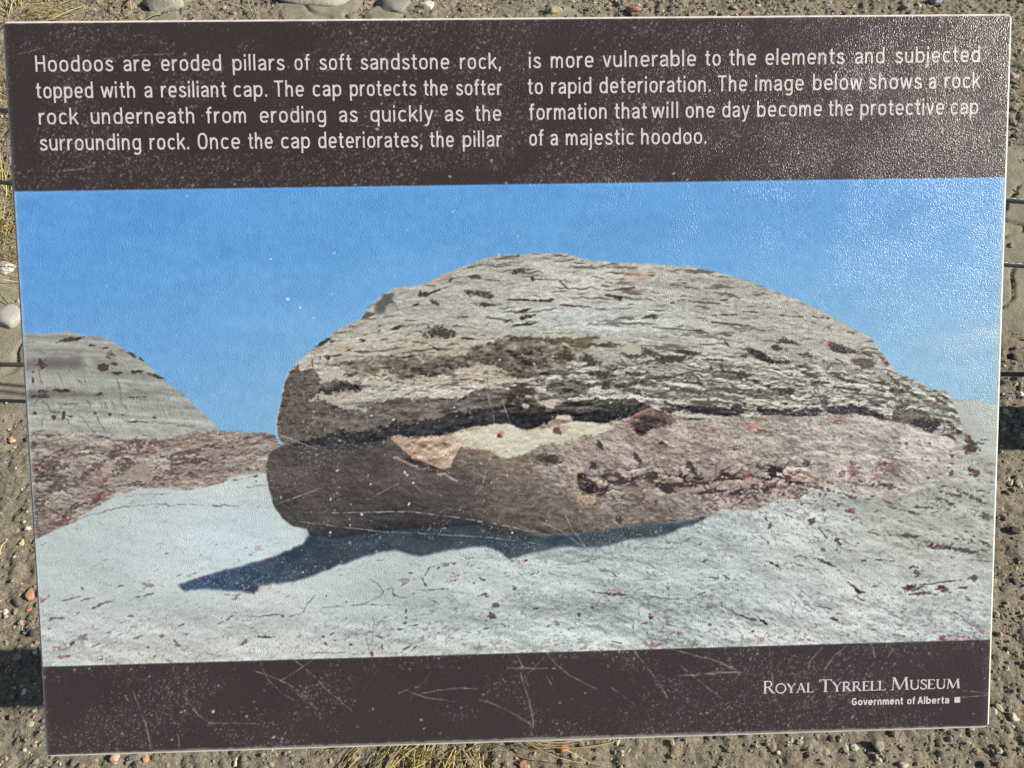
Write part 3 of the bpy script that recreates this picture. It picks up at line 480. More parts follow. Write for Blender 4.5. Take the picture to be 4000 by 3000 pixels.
    # ---- marks on the clay
    for b in ((1040, 880, 84, 46, -15, (150, 122, 122)), (1012, 902, 40, 14, -20, (66, 48, 50)), (500, 1310, 112, 54, -15, (140, 118, 114)), (470, 1328, 60, 14, -20, (96, 74, 72)), (350, 1355, 150, 12, -14, (142, 92, 92)), (350, 1380, 110, 20, -8, (158, 134, 130)), (380, 1437, 92, 20, -5, (150, 84, 92)), (360, 1450, 50, 10, -10, (96, 58, 60)), (215, 997, 50, 30, 0, (162, 74, 88)), (260, 965, 26, 20, 0, (150, 136, 134)), (1915, 587, 42, 30, -10, (164, 152, 148)), (1895, 912, 50, 44, -40, (124, 76, 80)), (1960, 895, 110, 36, -15, (172, 164, 156)), (1215, 1474, 50, 14, 10, (180, 84, 92)), (1150, 1270, 32, 24, 0, (120, 96, 94)), (1760, 955, 60, 20, -10, (150, 120, 116)), (1720, 985, 50, 16, -20, (120, 92, 90))):
        x, y = crop(60, 1850, [(b[0], b[1])])[0]; C.stain(x, y, b[2] * .54, b[3] * .54, b[4], b[5], .66, .8)
    for b in ((525, 908, 24, 20, 0), (820, 884, 40, 12, -15), (1050, 948, 70, 12, -15), (690, 1020, 120, 14, -18), (640, 1045, 80, 16, -18), (560, 985, 90, 10, -15), (420, 985, 120, 10, -15), (960, 965, 50, 10, -18), (900, 1122, 44, 12, -18), (300, 1140, 60, 12, -10), (375, 1138, 44, 16, 0), (250, 1160, 110, 7, -10), (845, 1165, 40, 8, -15), (490, 1100, 36, 14, -40), (740, 1245, 60, 10, -25), (960, 1285, 80, 14, -22), (1270, 1342, 40, 18, 35), (1250, 1312, 30, 12, 50), (1045, 1365, 20, 14, 0), (1680, 1135, 50, 10, -30), (1600, 1175, 60, 14, -15), (1300, 1195, 50, 9, -25), (1350, 1262, 30, 10, 0), (1800, 1325, 50, 18, -25), (1660, 1290, 60, 12, 10), (1980, 1280, 90, 10, 5), (2090, 1115, 26, 20, 30), (2000, 1112, 170, 8, -6), (1625, 1132, 26, 10, 10), (270, 1220, 24, 16, 0), (640, 1345, 90, 14, -25), (1095, 1432, 36, 12, -25), (680, 1460, 30, 10, 0), (760, 1330, 120, 7, -18), (1280, 805, 60, 9, -18), (1390, 790, 50, 8, -18), (715, 675, 60, 8, -25), (1190, 630, 40, 7, -15)):
        x, y = crop(60, 1850, [(b[0], b[1])])[0]; C.blob(x, y, b[2] * .5, b[3] * .55, b[4], (92, 86, 86), .65, .9)
    for p, w in (([(440, 385), (560, 335), (700, 290), (860, 262), (1000, 248), (1200, 245), (1480, 248), (1600, 252), (1760, 255)], 6), ([(880, 178), (1050, 160), (1210, 160)], 4), ([(1180, 228), (1200, 260)], 6), ([(1240, 130), (1380, 132)], 4), ([(1560, 250), (1620, 262)], 9), ([(1820, 100), (1960, 92)], 4), ([(200, 560), (250, 545)], 8)):
        C.line(crop(60, 1850, p), w, (124, 122, 122), .7, .2, 4, len(p))
    for b in ((1320, 652, 64, 16, 65), (1390, 712, 160, 9, -4), (1490, 522, 60, 11, -12), (1560, 506, 54, 13, 5), (1430, 540, 30, 14, -40), (1360, 545, 24, 10, -60), (1560, 640, 30, 18), (1590, 605, 12, 20), (1770, 626, 50, 16, 20), (1780, 752, 100, 14, -12), (1806, 752, 30, 24, 40), (1180, 876, 24, 28), (1180, 935, 14, 20), (1130, 1020, 34, 12), (1170, 975, 24, 12), (1250, 990, 44, 10, -15), (965, 1078, 70, 11, 15), (550, 1140, 26, 26), (530, 1080, 24, 18), (600, 1055, 70, 8, -30), (745, 1145, 18, 20), (2090, 740, 80, 12, -4), (2030, 700, 30, 26, 60), (2200, 860, 30, 16), (1085, 748, 30, 14, 30), (1410, 806, 40, 10, 20), (710, 800, 26, 10, 50), (555, 762, 18, 12), (200, 912, 44, 14, 25), (2030, 480, 60, 8, -10), (1960, 580, 14, 16), (1210, 580, 36, 9, -15), (1180, 1170, 70, 12, -25), (990, 1160, 14, 24), (820, 578, 20, 10), (1800, 950, 30, 10), (1940, 985, 40, 10, 30), (60, 1080, 90, 12, 5), (1820, 1010, 60, 10, -15), (910, 1215, 20, 26), (620, 1110, 20, 14), (1310, 1092, 18, 16), (1440, 1050, 20, 8), (1720, 660, 26, 12), (1250, 1160, 60, 9, -45)):
        x, y = crop(1000, 1950, [(b[0], b[1])])[0]; C.blob(x, y, b[2] * .5, b[3] * .5, b[4] if len(b) > 4 else 0, (74, 64, 63), .72, .85)
    for b in ((1555, 618, 90, 56, 10, (168, 146, 136)), (1165, 650, 70, 40, -15, (164, 158, 152)), (1885, 830, 48, 30, -10, (92, 44, 52)), (1860, 914, 56, 38, 10, (66, 42, 46)), (990, 1218, 76, 18, 0, (214, 172, 164)), (940, 1060, 70, 24, 10, (168, 148, 142)), (1335, 1018, 36, 30, 0, (176, 142, 128)), (265, 922, 30, 18, -20, (142, 108, 104)), (2110, 483, 30, 14, -15, (140, 74, 70)), (1365, 875, 60, 22, -5, (170, 172, 168))):
        x, y = crop(1000, 1950, [(b[0], b[1])])[0]; C.stain(x, y, b[2] * .54, b[3] * .54, b[4], b[5], .66, .8)
    for i, p in enumerate(([(520, 855), (700, 842), (830, 830), (900, 800), (960, 770), (1000, 722), (950, 662), (900, 630)], [(-60, 925), (80, 915), (170, 908), (215, 915)], [(280, 910), (370, 890), (400, 820), (470, 750)], [(830, 825), (960, 830), (1150, 835)], [(1330, 600), (1360, 545), (1430, 515), (1560, 495), (1700, 515)], [(980, 980), (1040, 995), (1090, 1025)], [(1030, 715), (1070, 700), (1085, 745), (1130, 772), (1240, 750)], [(430, 1210), (700, 1200)], [(1600, 460), (1740, 462)], [(1130, 690), (1180, 660)], [(870, 1090), (885, 1180)])):
        C.line(crop(1000, 1950, p), 5, (110, 105, 102), .6, .3, 3, i)
    for b in ((805, 718, 84, 30, 0, (194, 152, 152)), (805, 745, 84, 24, 5, (66, 46, 48)), (1115, 905, 100, 30, -5, (178, 150, 142)), (1085, 930, 32, 16, 0, (60, 44, 44)), (330, 975, 86, 28, -10, (166, 156, 150)), (1270, 1050, 64, 14, 10, (170, 82, 86)), (1130, 1148, 76, 22, 0, (192, 96, 104)), (1550, 850, 42, 14, 5, (142, 92, 92)), (1225, 695, 32, 20, 15, (90, 46, 54)), (1890, 1040, 22, 20, 0, (170, 90, 96)), (100, 483, 30, 12, -15, (150, 78, 74)), (1945, 1125, 44, 30, 50, (180, 150, 150))):
        x, y = crop(2000, 1950, [(b[0], b[1])])[0]; C.stain(x, y, b[2] * .54, b[3] * .54, b[4], b[5], .66, .8)
    for b in ((525, 910, 30, 26), (632, 852, 36, 16, 30), (1580, 615, 110, 11, 8), (1680, 610, 70, 20, 32), (1985, 970, 54, 14, 28), (2055, 515, 100, 11, 26), (1510, 490, 50, 10, -25), (200, 860, 40, 16, -20), (365, 617, 18, 12), (280, 990, 16, 16), (950, 1000, 10, 40), (1120, 540, 80, 9, 28), (800, 590, 50, 10, 45), (1475, 356, 24, 12), (1775, 712, 20, 14), (1480, 745, 60, 8, -15), (1040, 975, 44, 10), (1080, 905, 30, 12), (1550, 985, 26, 14), (830, 1125, 100, 8, 10), (700, 735, 60, 9, 10), (640, 728, 20, 10), (1320, 690, 60, 7, -15), (290, 1100, 26, 10), (2010, 330, 20, 60, -20), (2025, 200, 20, 50, 15), (1990, 150, 60, 12, 40), (2150, 120, 90, 11, 25), (1950, 100, 70, 14, 40), (1470, 165, 90, 12, -30)):
        x, y = crop(2000, 1950, [(b[0], b[1])])[0]; C.blob(x, y, b[2] * .5, b[3] * .5, b[4] if len(b) > 4 else 0, (74, 64, 65), .72, .85)
    for i, p in enumerate(([(1000, 760), (1200, 778), (1380, 790), (1500, 810), (1650, 845), (1730, 870), (1760, 900), (1880, 945)], [(1730, 872), (1770, 905), (1890, 948), (1980, 965)], [(310, 525), (520, 500), (700, 465), (820, 455)], [(1050, 375), (1140, 392), (1260, 390)], [(1180, 300), (1240, 350)], [(1320, 340), (1400, 310)], [(1930, 285), (2000, 325), (2020, 360)], [(710, 565), (780, 565), (800, 600)], [(290, 575), (370, 612)], [(470, 605), (560, 585)], [(140, 600), (210, 570)], [(2120, 310), (2200, 345)])):
        C.line(crop(2000, 1950, p), 5 if i != 1 else 9, (102, 97, 95), .62, .28, 3, i)
    for b in ((1300, 1193, 220, 22, 5), (1560, 1275, 180, 40, 4), (1720, 1305, 240, 34, 10), (1890, 1243, 150, 22, 28), (1350, 1600, 150, 38, -8), (1560, 1560, 340, 11, -7), (1390, 1648, 240, 20, 0), (1575, 1615, 90, 36, 10), (1740, 1598, 90, 22, -15), (920, 1630, 90, 36, 42), (860, 1580, 80, 14, 42), (1350, 1438, 60, 22), (1375, 1492, 80, 44, 20), (1820, 1525, 50, 40, 40), (1820, 692, 80, 50, 40), (1810, 512, 100, 76, -35), (1790, 880, 200, 26, 26), (1900, 1035, 120, 44, 10), (1260, 990, 190, 13, 12), (1420, 968, 130, 16, 5), (1360, 1025, 80, 10, 20), (1040, 1175, 110, 12, 12), (840, 888, 100, 11, 30), (1090, 1382, 130, 10, 6), (1640, 940, 100, 30, 35), (1900, 845, 90, 14, 15), (960, 1385, 30, 12), (740, 1230, 90, 40, 40), (540, 1075, 60, 60), (640, 1180, 90, 10, 50), (1460, 1545, 40, 30), (1770, 1680, 60, 10, 20), (1890, 1390, 130, 9, 4), (1640, 565, 40, 26), (1470, 470, 30, 20, 40), (1290, 470, 20, 16), (1660, 870, 110, 18, 10), (1560, 845, 50, 12), (1020, 880, 30, 14), (1240, 905, 30, 10, 30), (1500, 1015, 70, 8, -20), (1640, 1360, 40, 10), (860, 1065, 30, 12), (1870, 460, 60, 16, 20), (1640, 700, 30, 30, 30), (1900, 1240, 60, 10, 20)):
        x, y = Hc([(b[0], b[1])])[0]; C.blob(x, y, b[2] * .5, b[3] * .52, b[4] if len(b) > 4 else 0, (72, 60, 63), .76, .85)
    for b in ((850, 995, 60, 34, 10, (154, 74, 88)), (1480, 1270, 40, 36, 0, (140, 52, 72)), (1905, 1308, 60, 34, 10, (126, 62, 74)), (1300, 1598, 70, 30, -10, (120, 52, 64)), (1350, 1440, 50, 16, 0, (140, 74, 86)), (1800, 690, 30, 50, 20, (132, 66, 76)), (1960, 705, 54, 20, 5, (150, 80, 94)), (1960, 632, 44, 16, 5, (150, 90, 100)), (1800, 1235, 26, 30, 0, (130, 66, 78)), (1560, 1606, 40, 30, 0, (120, 60, 70)), (1460, 1420, 80, 30, 12, (190, 150, 156)), (900, 1625, 50, 26, 40, (110, 60, 66)), (1620, 805, 110, 30, 8, (160, 120, 118)), (680, 1150, 40, 14, 0, (130, 90, 96))):
        x, y = Hc([(b[0], b[1])])[0]; C.stain(x, y, b[2] * .54, b[3] * .54, b[4], b[5], .66, .8)
    BR = lambda p: crop(2900, 1850, p)
    for b in ((1575, 1288, 60, 44, 30, (150, 66, 88)), (1700, 1288, 200, 26, 8, (192, 150, 158)), (1700, 1278, 180, 7, 8, (170, 84, 108)), (175, 1170, 50, 18, 35, (60, 46, 50)), (715, 1138, 36, 24, 20, (126, 52, 66)), (745, 1160, 30, 14, 40, (54, 44, 48)), (740, 1100, 30, 10, 0, (140, 84, 92)), (250, 715, 100, 12, 25, (60, 52, 54)), (640, 690, 110, 20, 22, (64, 56, 58)), (600, 770, 60, 14, 35, (80, 74, 76)), (440, 718, 70, 10, 15, (84, 78, 80)), (610, 1045, 110, 8, 12, (80, 74, 76)), (530, 1310, 36, 30, 20, (176, 84, 100)), (80, 1242, 20, 18, 0, (150, 80, 92)), (1220, 1270, 100, 9, 8, (116, 74, 82)), (1700, 1110, 110, 10, 28, (70, 60, 64)), (1780, 1175, 110, 8, 28, (80, 70, 74)), (1900, 1108, 60, 10, 5, (130, 80, 90)), (1880, 1242, 50, 20, 25, (176, 96, 110)), (1780, 992, 30, 16, 20, (90, 62, 70)), (1270, 1060, 50, 20, 20, (130, 86, 94)), (1255, 1085, 20, 10, 0, (130, 80, 90)), (490, 660, 90, 9, 25, (84, 78, 80)), (630, 600, 40, 20, 20, (84, 76, 78)), (1045, 890, 40, 14, 15, (70, 54, 58)), (1000, 990, 40, 20, 30, (84, 54, 60)), (930, 985, 60, 14, 40, (96, 70, 74)), (850, 1240, 40, 10, 30, (120, 100, 104)), (1020, 1222, 40, 9, 10, (110, 90, 94)), (860, 1185, 60, 6, 5, (120, 112, 112))):
        x, y = BR([(b[0], b[1])])[0]; C.stain(x, y, b[2] * .54, b[3] * .54, b[4], b[5], .66, .8)
    C.line(BR([(-10, 1112), (60, 1138), (100, 1140)]), 7, (70, 64, 66), .8, .1)
    # many small ticks and pebbles that lean with the slope
    for i in range(1500):
        x = RNG.uniform(170, 3880); y = RNG.uniform(1950, 2600)
        lim = 2300 - (x - 200) * .28 if x < 1000 else (2210 - (x - 1000) * .12 if x < 2400 else 2030 - (x - 2400) * .02)
        if y < lim: continue
        dens = .25 + .75 * (vnoise(x / 170, y / 110, 4) ** 1.6)
        if x < 800: dens *= .45
        if RNG.random() > dens: continue
        a = -14 + 30 * float(sstep(900, 3400, x)) + RNG.normal(0, 16)
        L = RNG.gamma(2.0, 5.0) + 4
        red = RNG.random() < (.10 + .15 * (x > 3200))
        C.blob(x, y, min(L, 36), RNG.uniform(2.2, 5), a, (132, 100, 98) if red else ((98, 92, 90) if RNG.random() < .6 else (120, 120, 118)), RNG.uniform(.15, .5), .9)
    for i in range(260):                                            # chips on the right slope
        x = RNG.uniform(3250, 3900); y = RNG.uniform(1640, 2150)
        if y < 1620 + (x - 3250) * .28 or RNG.random() > vnoise(x / 90, y / 60, 6) * 1.2: continue
        C.blob(x, y, RNG.gamma(2, 6) + 4, RNG.uniform(3, 8), RNG.normal(18, 14), ((84, 70, 70), (136, 92, 94), (104, 98, 94))[RNG.integers(3)], .7, .6)
    for i in range(520):                                            # grain in the ridge
        x = RNG.uniform(100, 1050); y = RNG.uniform(1690, 2060)
        if y > 2090 - .42 * (x - 100) and x < 520: continue
        if y > 1900 - (x - 500) * .03 and x > 500: continue
        C.blob(x, y, RNG.gamma(2, 5) + 4, RNG.uniform(3, 7), RNG.normal(-12, 14), ((76, 60, 60), (90, 76, 72), (172, 160, 152), (136, 92, 92))[RNG.integers(4)], .6, .6)

    # ---- dark bands above and below, with their margins
    yt = 748 - 56 * (X - 53) / 3877; yb = 2604.5 - 106.5 * (X - 162) / 3710
    top = 1 - sstep(-1.5, 1.5, Y - yt); bot = sstep(-1.5, 1.5, Y - yb)
    dark = rgb((63, 53, 53)) + (fbm(X / 300, Y / 200, 5, 3)[..., None] - .5) * .03
    C.img += (top + bot)[..., None] * (dark - C.img)

    # ---- wear: flecks and scratches; pale specks also paint in the laminate's glints
    wear_glint = fbm(X / 240, Y / 180, 3, 3)
    for i in range(7500):
        x = RNG.uniform(20, 3940); y = RNG.uniform(70, 2950)
        w = wear_glint[min(CH - 1, int(y / PX)), min(CW - 1, int(x / PX))]
        if RNG.random() > sstep(.36, .66, w) * .9 + .12: continue
        if C.img[min(CH - 1, int(y / PX)), min(CW - 1, int(x / PX))].mean() > .45 and RNG.random() < .85: continue
        r = RNG.gamma(2.2, 1.05) + 1.8
        C.blob(x, y, min(r * 1.5, 12), min(r, 8), RNG.uniform(0, 180), (206, 204, 206), RNG.uniform(.25, .8), .3, .5)
    lum = C.img.mean(-1)
    den = sstep(.34, .66, wear_glint) * (1 - sstep(.28, .5, lum))
    k2 = np.kron(RNG.random((CH // 2, CW // 2)).astype(np.float32), np.ones((2, 2), np.float32))
    k3 = RNG.random((CH, CW)).astype(np.float32)
    glint_dust = np.maximum(sstep(0, .03, k2 - (1 - .050 * den - .012)), .8 * sstep(0, .03, k3 - (1 - .07 * den - .01)))  # fine white points: sparkle of the grain painted into dark areas, besides abrasion
    C.img += (glint_dust * (1 - sstep(.30, .52, lum)) * .62)[..., None] * (rgb((200, 196, 196)) - C.img)
    big = crop(1000, 1600, [(905, 48), (1078, 80), (1168, 495), (1185, 515), (1232, 575), (832, 828), (585, 965), (738, 905), (2010, 965), (590, 705), (1200, 740), (640, 478), (900, 585)]) + \
        crop(1000, 950, [(1910, 92), (1915, 915), (2185, 945), (1362, 735), (598, 402), (345, 508), (450, 590), (250, 440), (115, 125), (1555, 1292)]) + \
        crop(0, 2700, [(1120, 130), (1140, 122), (1060, 302), (1690, 285), (1315, 125)], .633) + [(2632, 678), (2685, 702), (1758, 690), (1474, 505), (3478, 1715), (3480, 1725), (3720, 2345)]
    for i, (x, y) in enumerate(big):
        C.blob(x, y, RNG.uniform(7, 13), RNG.uniform(5, 9), RNG.uniform(0, 180), (226, 222, 218), .9, .4, .25)
    SC = [crop(1000, 950, p) for p in ([(1740, 935), (1800, 1080), (1830, 1230), (1865, 1360), (1870, 1425)], [(1930, 1220), (1970, 1330), (2000, 1410), (2040, 1440)], [(1360, 740), (1352, 800)], [(180, 1500), (480, 1620)])] + \
        [crop(1000, 1600, p) for p in ([(1870, 110), (1850, 250), (1842, 370), (1800, 510), (1780, 600), (1720, 665)], [(330, 880), (600, 912), (1000, 960), (1300, 972), (1800, 1000), (2212, 1055)], [(600, 812), (1200, 800), (1600, 850), (2000, 920), (2212, 972)], [(940, 670), (1120, 580)], [(1230, 575), (1300, 640)], [(170, 740), (500, 620)])] + \
        [crop(2000, 1500, p) for p in ([(200, 1070), (380, 1150), (520, 1250), (590, 1282)], [(420, 1030), (480, 1150), (580, 1280)], [(320, 650), (430, 800)], [(60, 1120), (300, 1190)])] + \
        [crop(1000, 1950, p) for p in ([(30, 1262), (70, 1380), (130, 1450), (200, 1520), (300, 1580)], [(0, 1350), (110, 1390), (250, 1450), (400, 1560), (482, 1652)], [(260, 1480), (340, 1540), (440, 1620)], [(300, 1262), (450, 1380), (560, 1500), (740, 1650), (760, 1680)], [(1120, 1525), (1280, 1470)], [(1300, 1525), (1450, 1500), (1600, 1485), (1740, 1490)], [(1210, 1515), (1350, 1560), (1560, 1590)], [(1740, 1570), (1860, 1610), (2000, 1670), (2120, 1745), (2180, 1795), (2165, 1660), (2075, 1360)], [(190, 1430), (360, 1320), (460, 1250)], [(2040, 1200), (2090, 1310), (2140, 1470)])] + \
        [crop(2000, 1950, p) for p in ([(270, 1200), (350, 1300), (450, 1380), (560, 1440), (660, 1490)], [(960, 1190), (1060, 1320), (1150, 1440), (1220, 1560)], [(1310, 1385), (1450, 1380), (1620, 1360), (1800, 1360)], [(270, 1390), (312, 1455)], [(1260, 1180), (1600, 1270), (1760, 1330)], [(410, 1240), (530, 1242)], [(-40, 1325), (360, 1330)], [(1320, 1300), (1560, 1500), (1700, 1600)], [(780, 1480), (960, 1610)], [(1430, 685), (1600, 770)])] + \
        [crop(2700, 2500, p, .5877) for p in ([(870, 50), (790, 140), (770, 260)], [(1040, 30), (960, 100), (880, 200)], [(1200, 25), (1222, 115)], [(1800, 335), (1990, 355)], [(522, 40), (530, 200), (560, 380), (600, 470)], [(0, 232), (150, 226), (310, 210)], [(1340, 60), (1310, 110)], [(760, 400), (752, 440)], [(1780, 380), (1980, 365)], [(90, 110), (300, 200)])] + \
        [crop(0, 150, p, .4521) for p in ([(880, 182), (1070, 152), (1200, 140), (1500, 134)], [(550, 1142), (700, 1125), (820, 1095)], [(380, 80), (150, 140)])] + \
        [crop(0, 2700, p, .633) for p in ([(820, 0), (860, 100), (900, 200), (935, 365)], [(1100, 265), (1105, 345)], [(1130, 30), (1230, 150), (1290, 195), (1600, 200)], [(1200, 120), (1240, 160)], [(770, 30), (790, 60)])]
    for i, p in enumerate(SC):
        C.line(p, 2.6 if i % 3 else 3.6, (204, 200, 200), .66, .36, 1.2, i)
    for i in range(90):                                            # faint hairlines
        x = RNG.uniform(60, 3850); y = RNG.uniform(120, 2900); a = RNG.uniform(0, math.pi); L = RNG.uniform(30, 170)
        C.line([(x, y), (x + L * math.cos(a), y + L * math.sin(a))], 2.2, (190, 188, 192), RNG.uniform(.12, .38), .45, 2, i)

    # ---- worn pale margin along the cut edges
    xl = 8 + 174 * (Y - 83) / 2874; xr = 3954 - 90 * (Y - 53) / 2789
    ytop = 83 - 30 * (X - 8) / 3946; ybo = 2957 - 115 * (X - 182) / 3682 - 7 * (1 - ((X - 2023) / 1841) ** 2)
    nz = (C.n1 - .5) * 16
    e1 = np.minimum(Y - ytop, ybo - Y)
    C.img += (.7 * (1 - sstep(5, 12, e1 + nz * .6)))[..., None] * (rgb((176, 168, 150)) - C.img)
    pic = 1 - top - bot
    e2 = X - xl
    C.img += ((.40 * pic + .15) * (1 - sstep(3, 22, e2 + nz * .5)))[..., None] * (rgb((196, 208, 206)) - C.img)
    e3 = xr - X
    C.img += ((.34 * pic + .1) * (1 - sstep(3, 46, e3 + nz * .5)))[..., None] * (rgb((186, 196, 188)) - C.img)
    # print grain
    C.img += ((RNG.random((CH, CW)).astype(np.float32) - .5) * .05)[..., None]
    C.img = np.clip(C.img, .01, .95)
    B_ = blur(C.img, 1)
    pm = (pic * .9)[..., None]                                      # the printed photograph is over-sharpened
    im = .6 * C.img + .4 * B_
    im = im + pm * (.50 * (im - blur(im, 3)) + .06 * (im - .55))
    return np.clip(im, .015, .93)
# ---------------------------------------------------------------- helpers
def mat(name, col=(.5, .5, .5), rough=.8, spec=.3, metal=0):
    m = bpy.data.materials.new(name); m.use_nodes = True
    b = m.node_tree.nodes['Principled BSDF']
    b.inputs['Base Color'].default_value = (*col, 1); b.inputs['Roughness'].default_value = rough
    b.inputs['Specular IOR Level'].default_value = spec; b.inputs['Metallic'].default_value = metal
    return m, m.node_tree, b

def N(nt, kind, **kw):
    n = nt.nodes.new(kind)
    for k, v in kw.items():
        if k in n.inputs.keys(): n.inputs[k].default_value = v
        else: setattr(n, k, v)
    return n

def noise_tex(nt, scale, detail=4, rough=.55, vec=None):
    n = N(nt, 'ShaderNodeTexNoise'); n.inputs['Scale'].default_value = scale
    n.inputs['Detail'].default_value = detail; n.inputs['Roughness'].default_value = rough
    if vec is not None: nt.links.new(vec, n.inputs['Vector'])
    return n

def ramp(nt, fac, stops):
    r = N(nt, 'ShaderNodeValToRGB')
    el = r.color_ramp.elements
    while len(el) < len(stops): el.new(.5)
    for e, (p, c) in zip(el, stops):
        e.position = p; e.color = (*c, 1) if len(c) == 3 else c
    nt.links.new(fac, r.inputs[0])
    return r

def mottled(name, stops, scale, bump=.4, dist=.002, rough=.9, spec=.2, fine=None):
    m, nt, b = mat(name, (.3, .3, .3), rough, spec)
    tc = N(nt, 'ShaderNodeTexCoord')
    n = noise_tex(nt, scale, 6, .6, tc.outputs['Object'])
    r = ramp(nt, n.outputs['Fac'], stops)
    nt.links.new(r.outputs[0], b.inputs['Base Color'])
    n2 = noise_tex(nt, fine or scale * 5, 5, .65, tc.outputs['Object'])
    bp = N(nt, 'ShaderNodeBump'); bp.inputs['Strength'].default_value = bump; bp.inputs['Distance'].default_value = dist
    nt.links.new(n2.outputs['Fac'], bp.inputs['Height']); nt.links.new(bp.outputs[0], b.inputs['Normal'])
    return m

def mesh(name, verts, faces, m, parent=None, smooth=False, loc=None):
    me = bpy.data.meshes.new(name)
    me.from_pydata([tuple(v) for v in verts], [], faces)
    if smooth: me.polygons.foreach_set('use_smooth', [True] * len(me.polygons))
    me.update()
    o = bpy.data.objects.new(name, me); COL.objects.link(o)
    if m: me.materials.append(m)
    if parent: o.parent = parent
    if loc is not None: o.location = loc
    return o

def fast_mesh(name, V, F, m, parent=None, smooth=False):
    """V (n,3) and quads/tris F (k, c) as arrays"""
    me = bpy.data.meshes.new(name)
    V = np.asarray(V, np.float32); F = np.asarray(F, np.int32)
    me.vertices.add(len(V)); me.vertices.foreach_set('co', V.ravel())
    c = F.shape[1]
    me.loops.add(F.size); me.loops.foreach_set('vertex_index', F.ravel())
    me.polygons.add(len(F))
    me.polygons.foreach_set('loop_start', np.arange(0, F.size, c, dtype=np.int32))
    me.polygons.foreach_set('loop_total', np.full(len(F), c, np.int32))
    me.polygons.foreach_set('use_smooth', np.full(len(F), smooth))
    me.update(calc_edges=True)
    o = bpy.data.objects.new(name, me); COL.objects.link(o)
    if m: me.materials.append(m)
    if parent: o.parent = parent
    return o

def tag(o, label=None, cat=None, group=None, kind=None):
    if label: o['label'] = label
    if cat: o['category'] = cat
    if group: o['group'] = group
    if kind: o['kind'] = kind
    return o

def empty(name, loc):
    o = bpy.data.objects.new(name, None); COL.objects.link(o); o.location = loc; o.empty_display_size = .05
    return o

def bm_obj(name, bm, m, parent=None, smooth=False):
    me = bpy.data.meshes.new(name); bm.to_mesh(me); bm.free()
    if smooth: me.polygons.foreach_set('use_smooth', [True] * len(me.polygons))
    o = bpy.data.objects.new(name, me); COL.objects.link(o)
    if m: me.materials.append(m)
    if parent: o.parent = parent
    return o

def grid_faces(nx, ny):
    i = np.arange(ny - 1)[:, None] * nx + np.arange(nx - 1)[None, :]
    return np.stack([i, i + 1, i + nx + 1, i + nx], -1).reshape(-1, 4)

# ---------------------------------------------------------------- materials
def lin(c):
    c = np.asarray(c, np.float64) / 255
    return np.where(c < .04045, c / 12.92, ((c + .055) / 1.055) ** 2.4)
def L3(*c): return tuple(float(v) for v in lin(c))

def laminate(name, use_attr=True, col=(.6, .58, .56)):
    m, nt, b = mat(name, col, .30, .44)
    tc = N(nt, 'ShaderNodeTexCoord')
    mp = N(nt, 'ShaderNodeMapping'); mp.inputs['Rotation'].default_value = (0, 0, R(-35)); mp.inputs['Scale'].default_value = (1.0, .62, 1)
    nt.links.new(tc.outputs['Object'], mp.inputs['Vector'])
    n = noise_tex(nt, GRAIN, 1.0, .5, mp.outputs[0])
    n2 = noise_tex(nt, 30, 3, .6, tc.outputs['Object'])
    mr = N(nt, 'ShaderNodeMapRange'); mr.inputs['From Min'].default_value = .3; mr.inputs['From Max'].default_value = .7
    mr.inputs['To Min'].default_value = .6; mr.inputs['To Max'].default_value = 1.35
    nt.links.new(n2.outputs['Fac'], mr.inputs['Value'])
    ml = N(nt, 'ShaderNodeMath', operation='MULTIPLY'); ml.inputs[1].default_value = BUMP
    nt.links.new(mr.outputs[0], ml.inputs[0])
    bp = N(nt, 'ShaderNodeBump'); bp.inputs['Distance'].default_value = .00043
    nt.links.new(ml.outputs[0], bp.inputs['Strength'])
    nt.links.new(n.outputs['Fac'], bp.inputs['Height']); nt.links.new(bp.outputs[0], b.inputs['Normal'])
    if use_attr:
        a = N(nt, 'ShaderNodeAttribute', attribute_name='print_colour')
        nt.links.new(a.outputs['Color'], b.inputs['Base Color'])
    else:
        n3 = noise_tex(nt, 260, 3, .6, tc.outputs['Object'])
        r = ramp(nt, n3.outputs['Fac'], [(.27, tuple(.72 * c for c in col)), (.42, col), (.75, tuple(min(.9, 1.08 * c) for c in col))])
        nt.links.new(r.outputs[0], b.inputs['Base Color'])
    return m
GRAIN, BUMP = 1500, .66
M_PRINT = laminate('printed_laminate')
M_INK = laminate('pale_ink', False, L3(222, 213, 209))
M_RIM = mottled('cream_core', [(.3, L3(214, 210, 196)), (.7, L3(244, 241, 232))], 120, .3, .0003, .6)
M_STEEL = mottled('bracket_steel', [(.3, (.10, .10, .11)), (.7, (.16, .16, .17))], 40, .1, .0005, .45, .5)

# ---------------------------------------------------------------- the sign
SIGN_W = .61
AX = np.array([.99949604, -.01954116, .02501637])          # camera axes: right, down, forward
UP = np.array([-.01411094, -.99724584, -.07281217])       # the panel is cut a hair out of square
NR = np.cross(AX, UP); NR /= np.linalg.norm(NR); NR = NR if NR[2] < 0 else -NR
CAMB = np.stack([RGT, DWN, FWD])
ax, up, nr = AX @ CAMB, UP @ CAMB, NR @ CAMB
T0 = np.array([-.4858299, .38935873, .80169951]) * SIGN_W
O0 = EYE + T0 @ CAMB
SIGN_H = .744475 * SIGN_W
POST = np.array([float(at(1960, 2650)[0]), .248, 0.0])
sign = empty('interpretive_sign', POST)
tag(sign, 'weathered dark brown panel with rock photo and white lettering on a short timber post', 'sign')
def sp(u, v, h=0.0):
    """panel coordinates (metres right, metres up, metres off the face) to the sign's own space"""
    u = np.asarray(u, float); v = np.asarray(v, float); h = np.asarray(h, float)
    return O0 + u[..., None] * ax + v[..., None] * up + h[..., None] * nr - POST
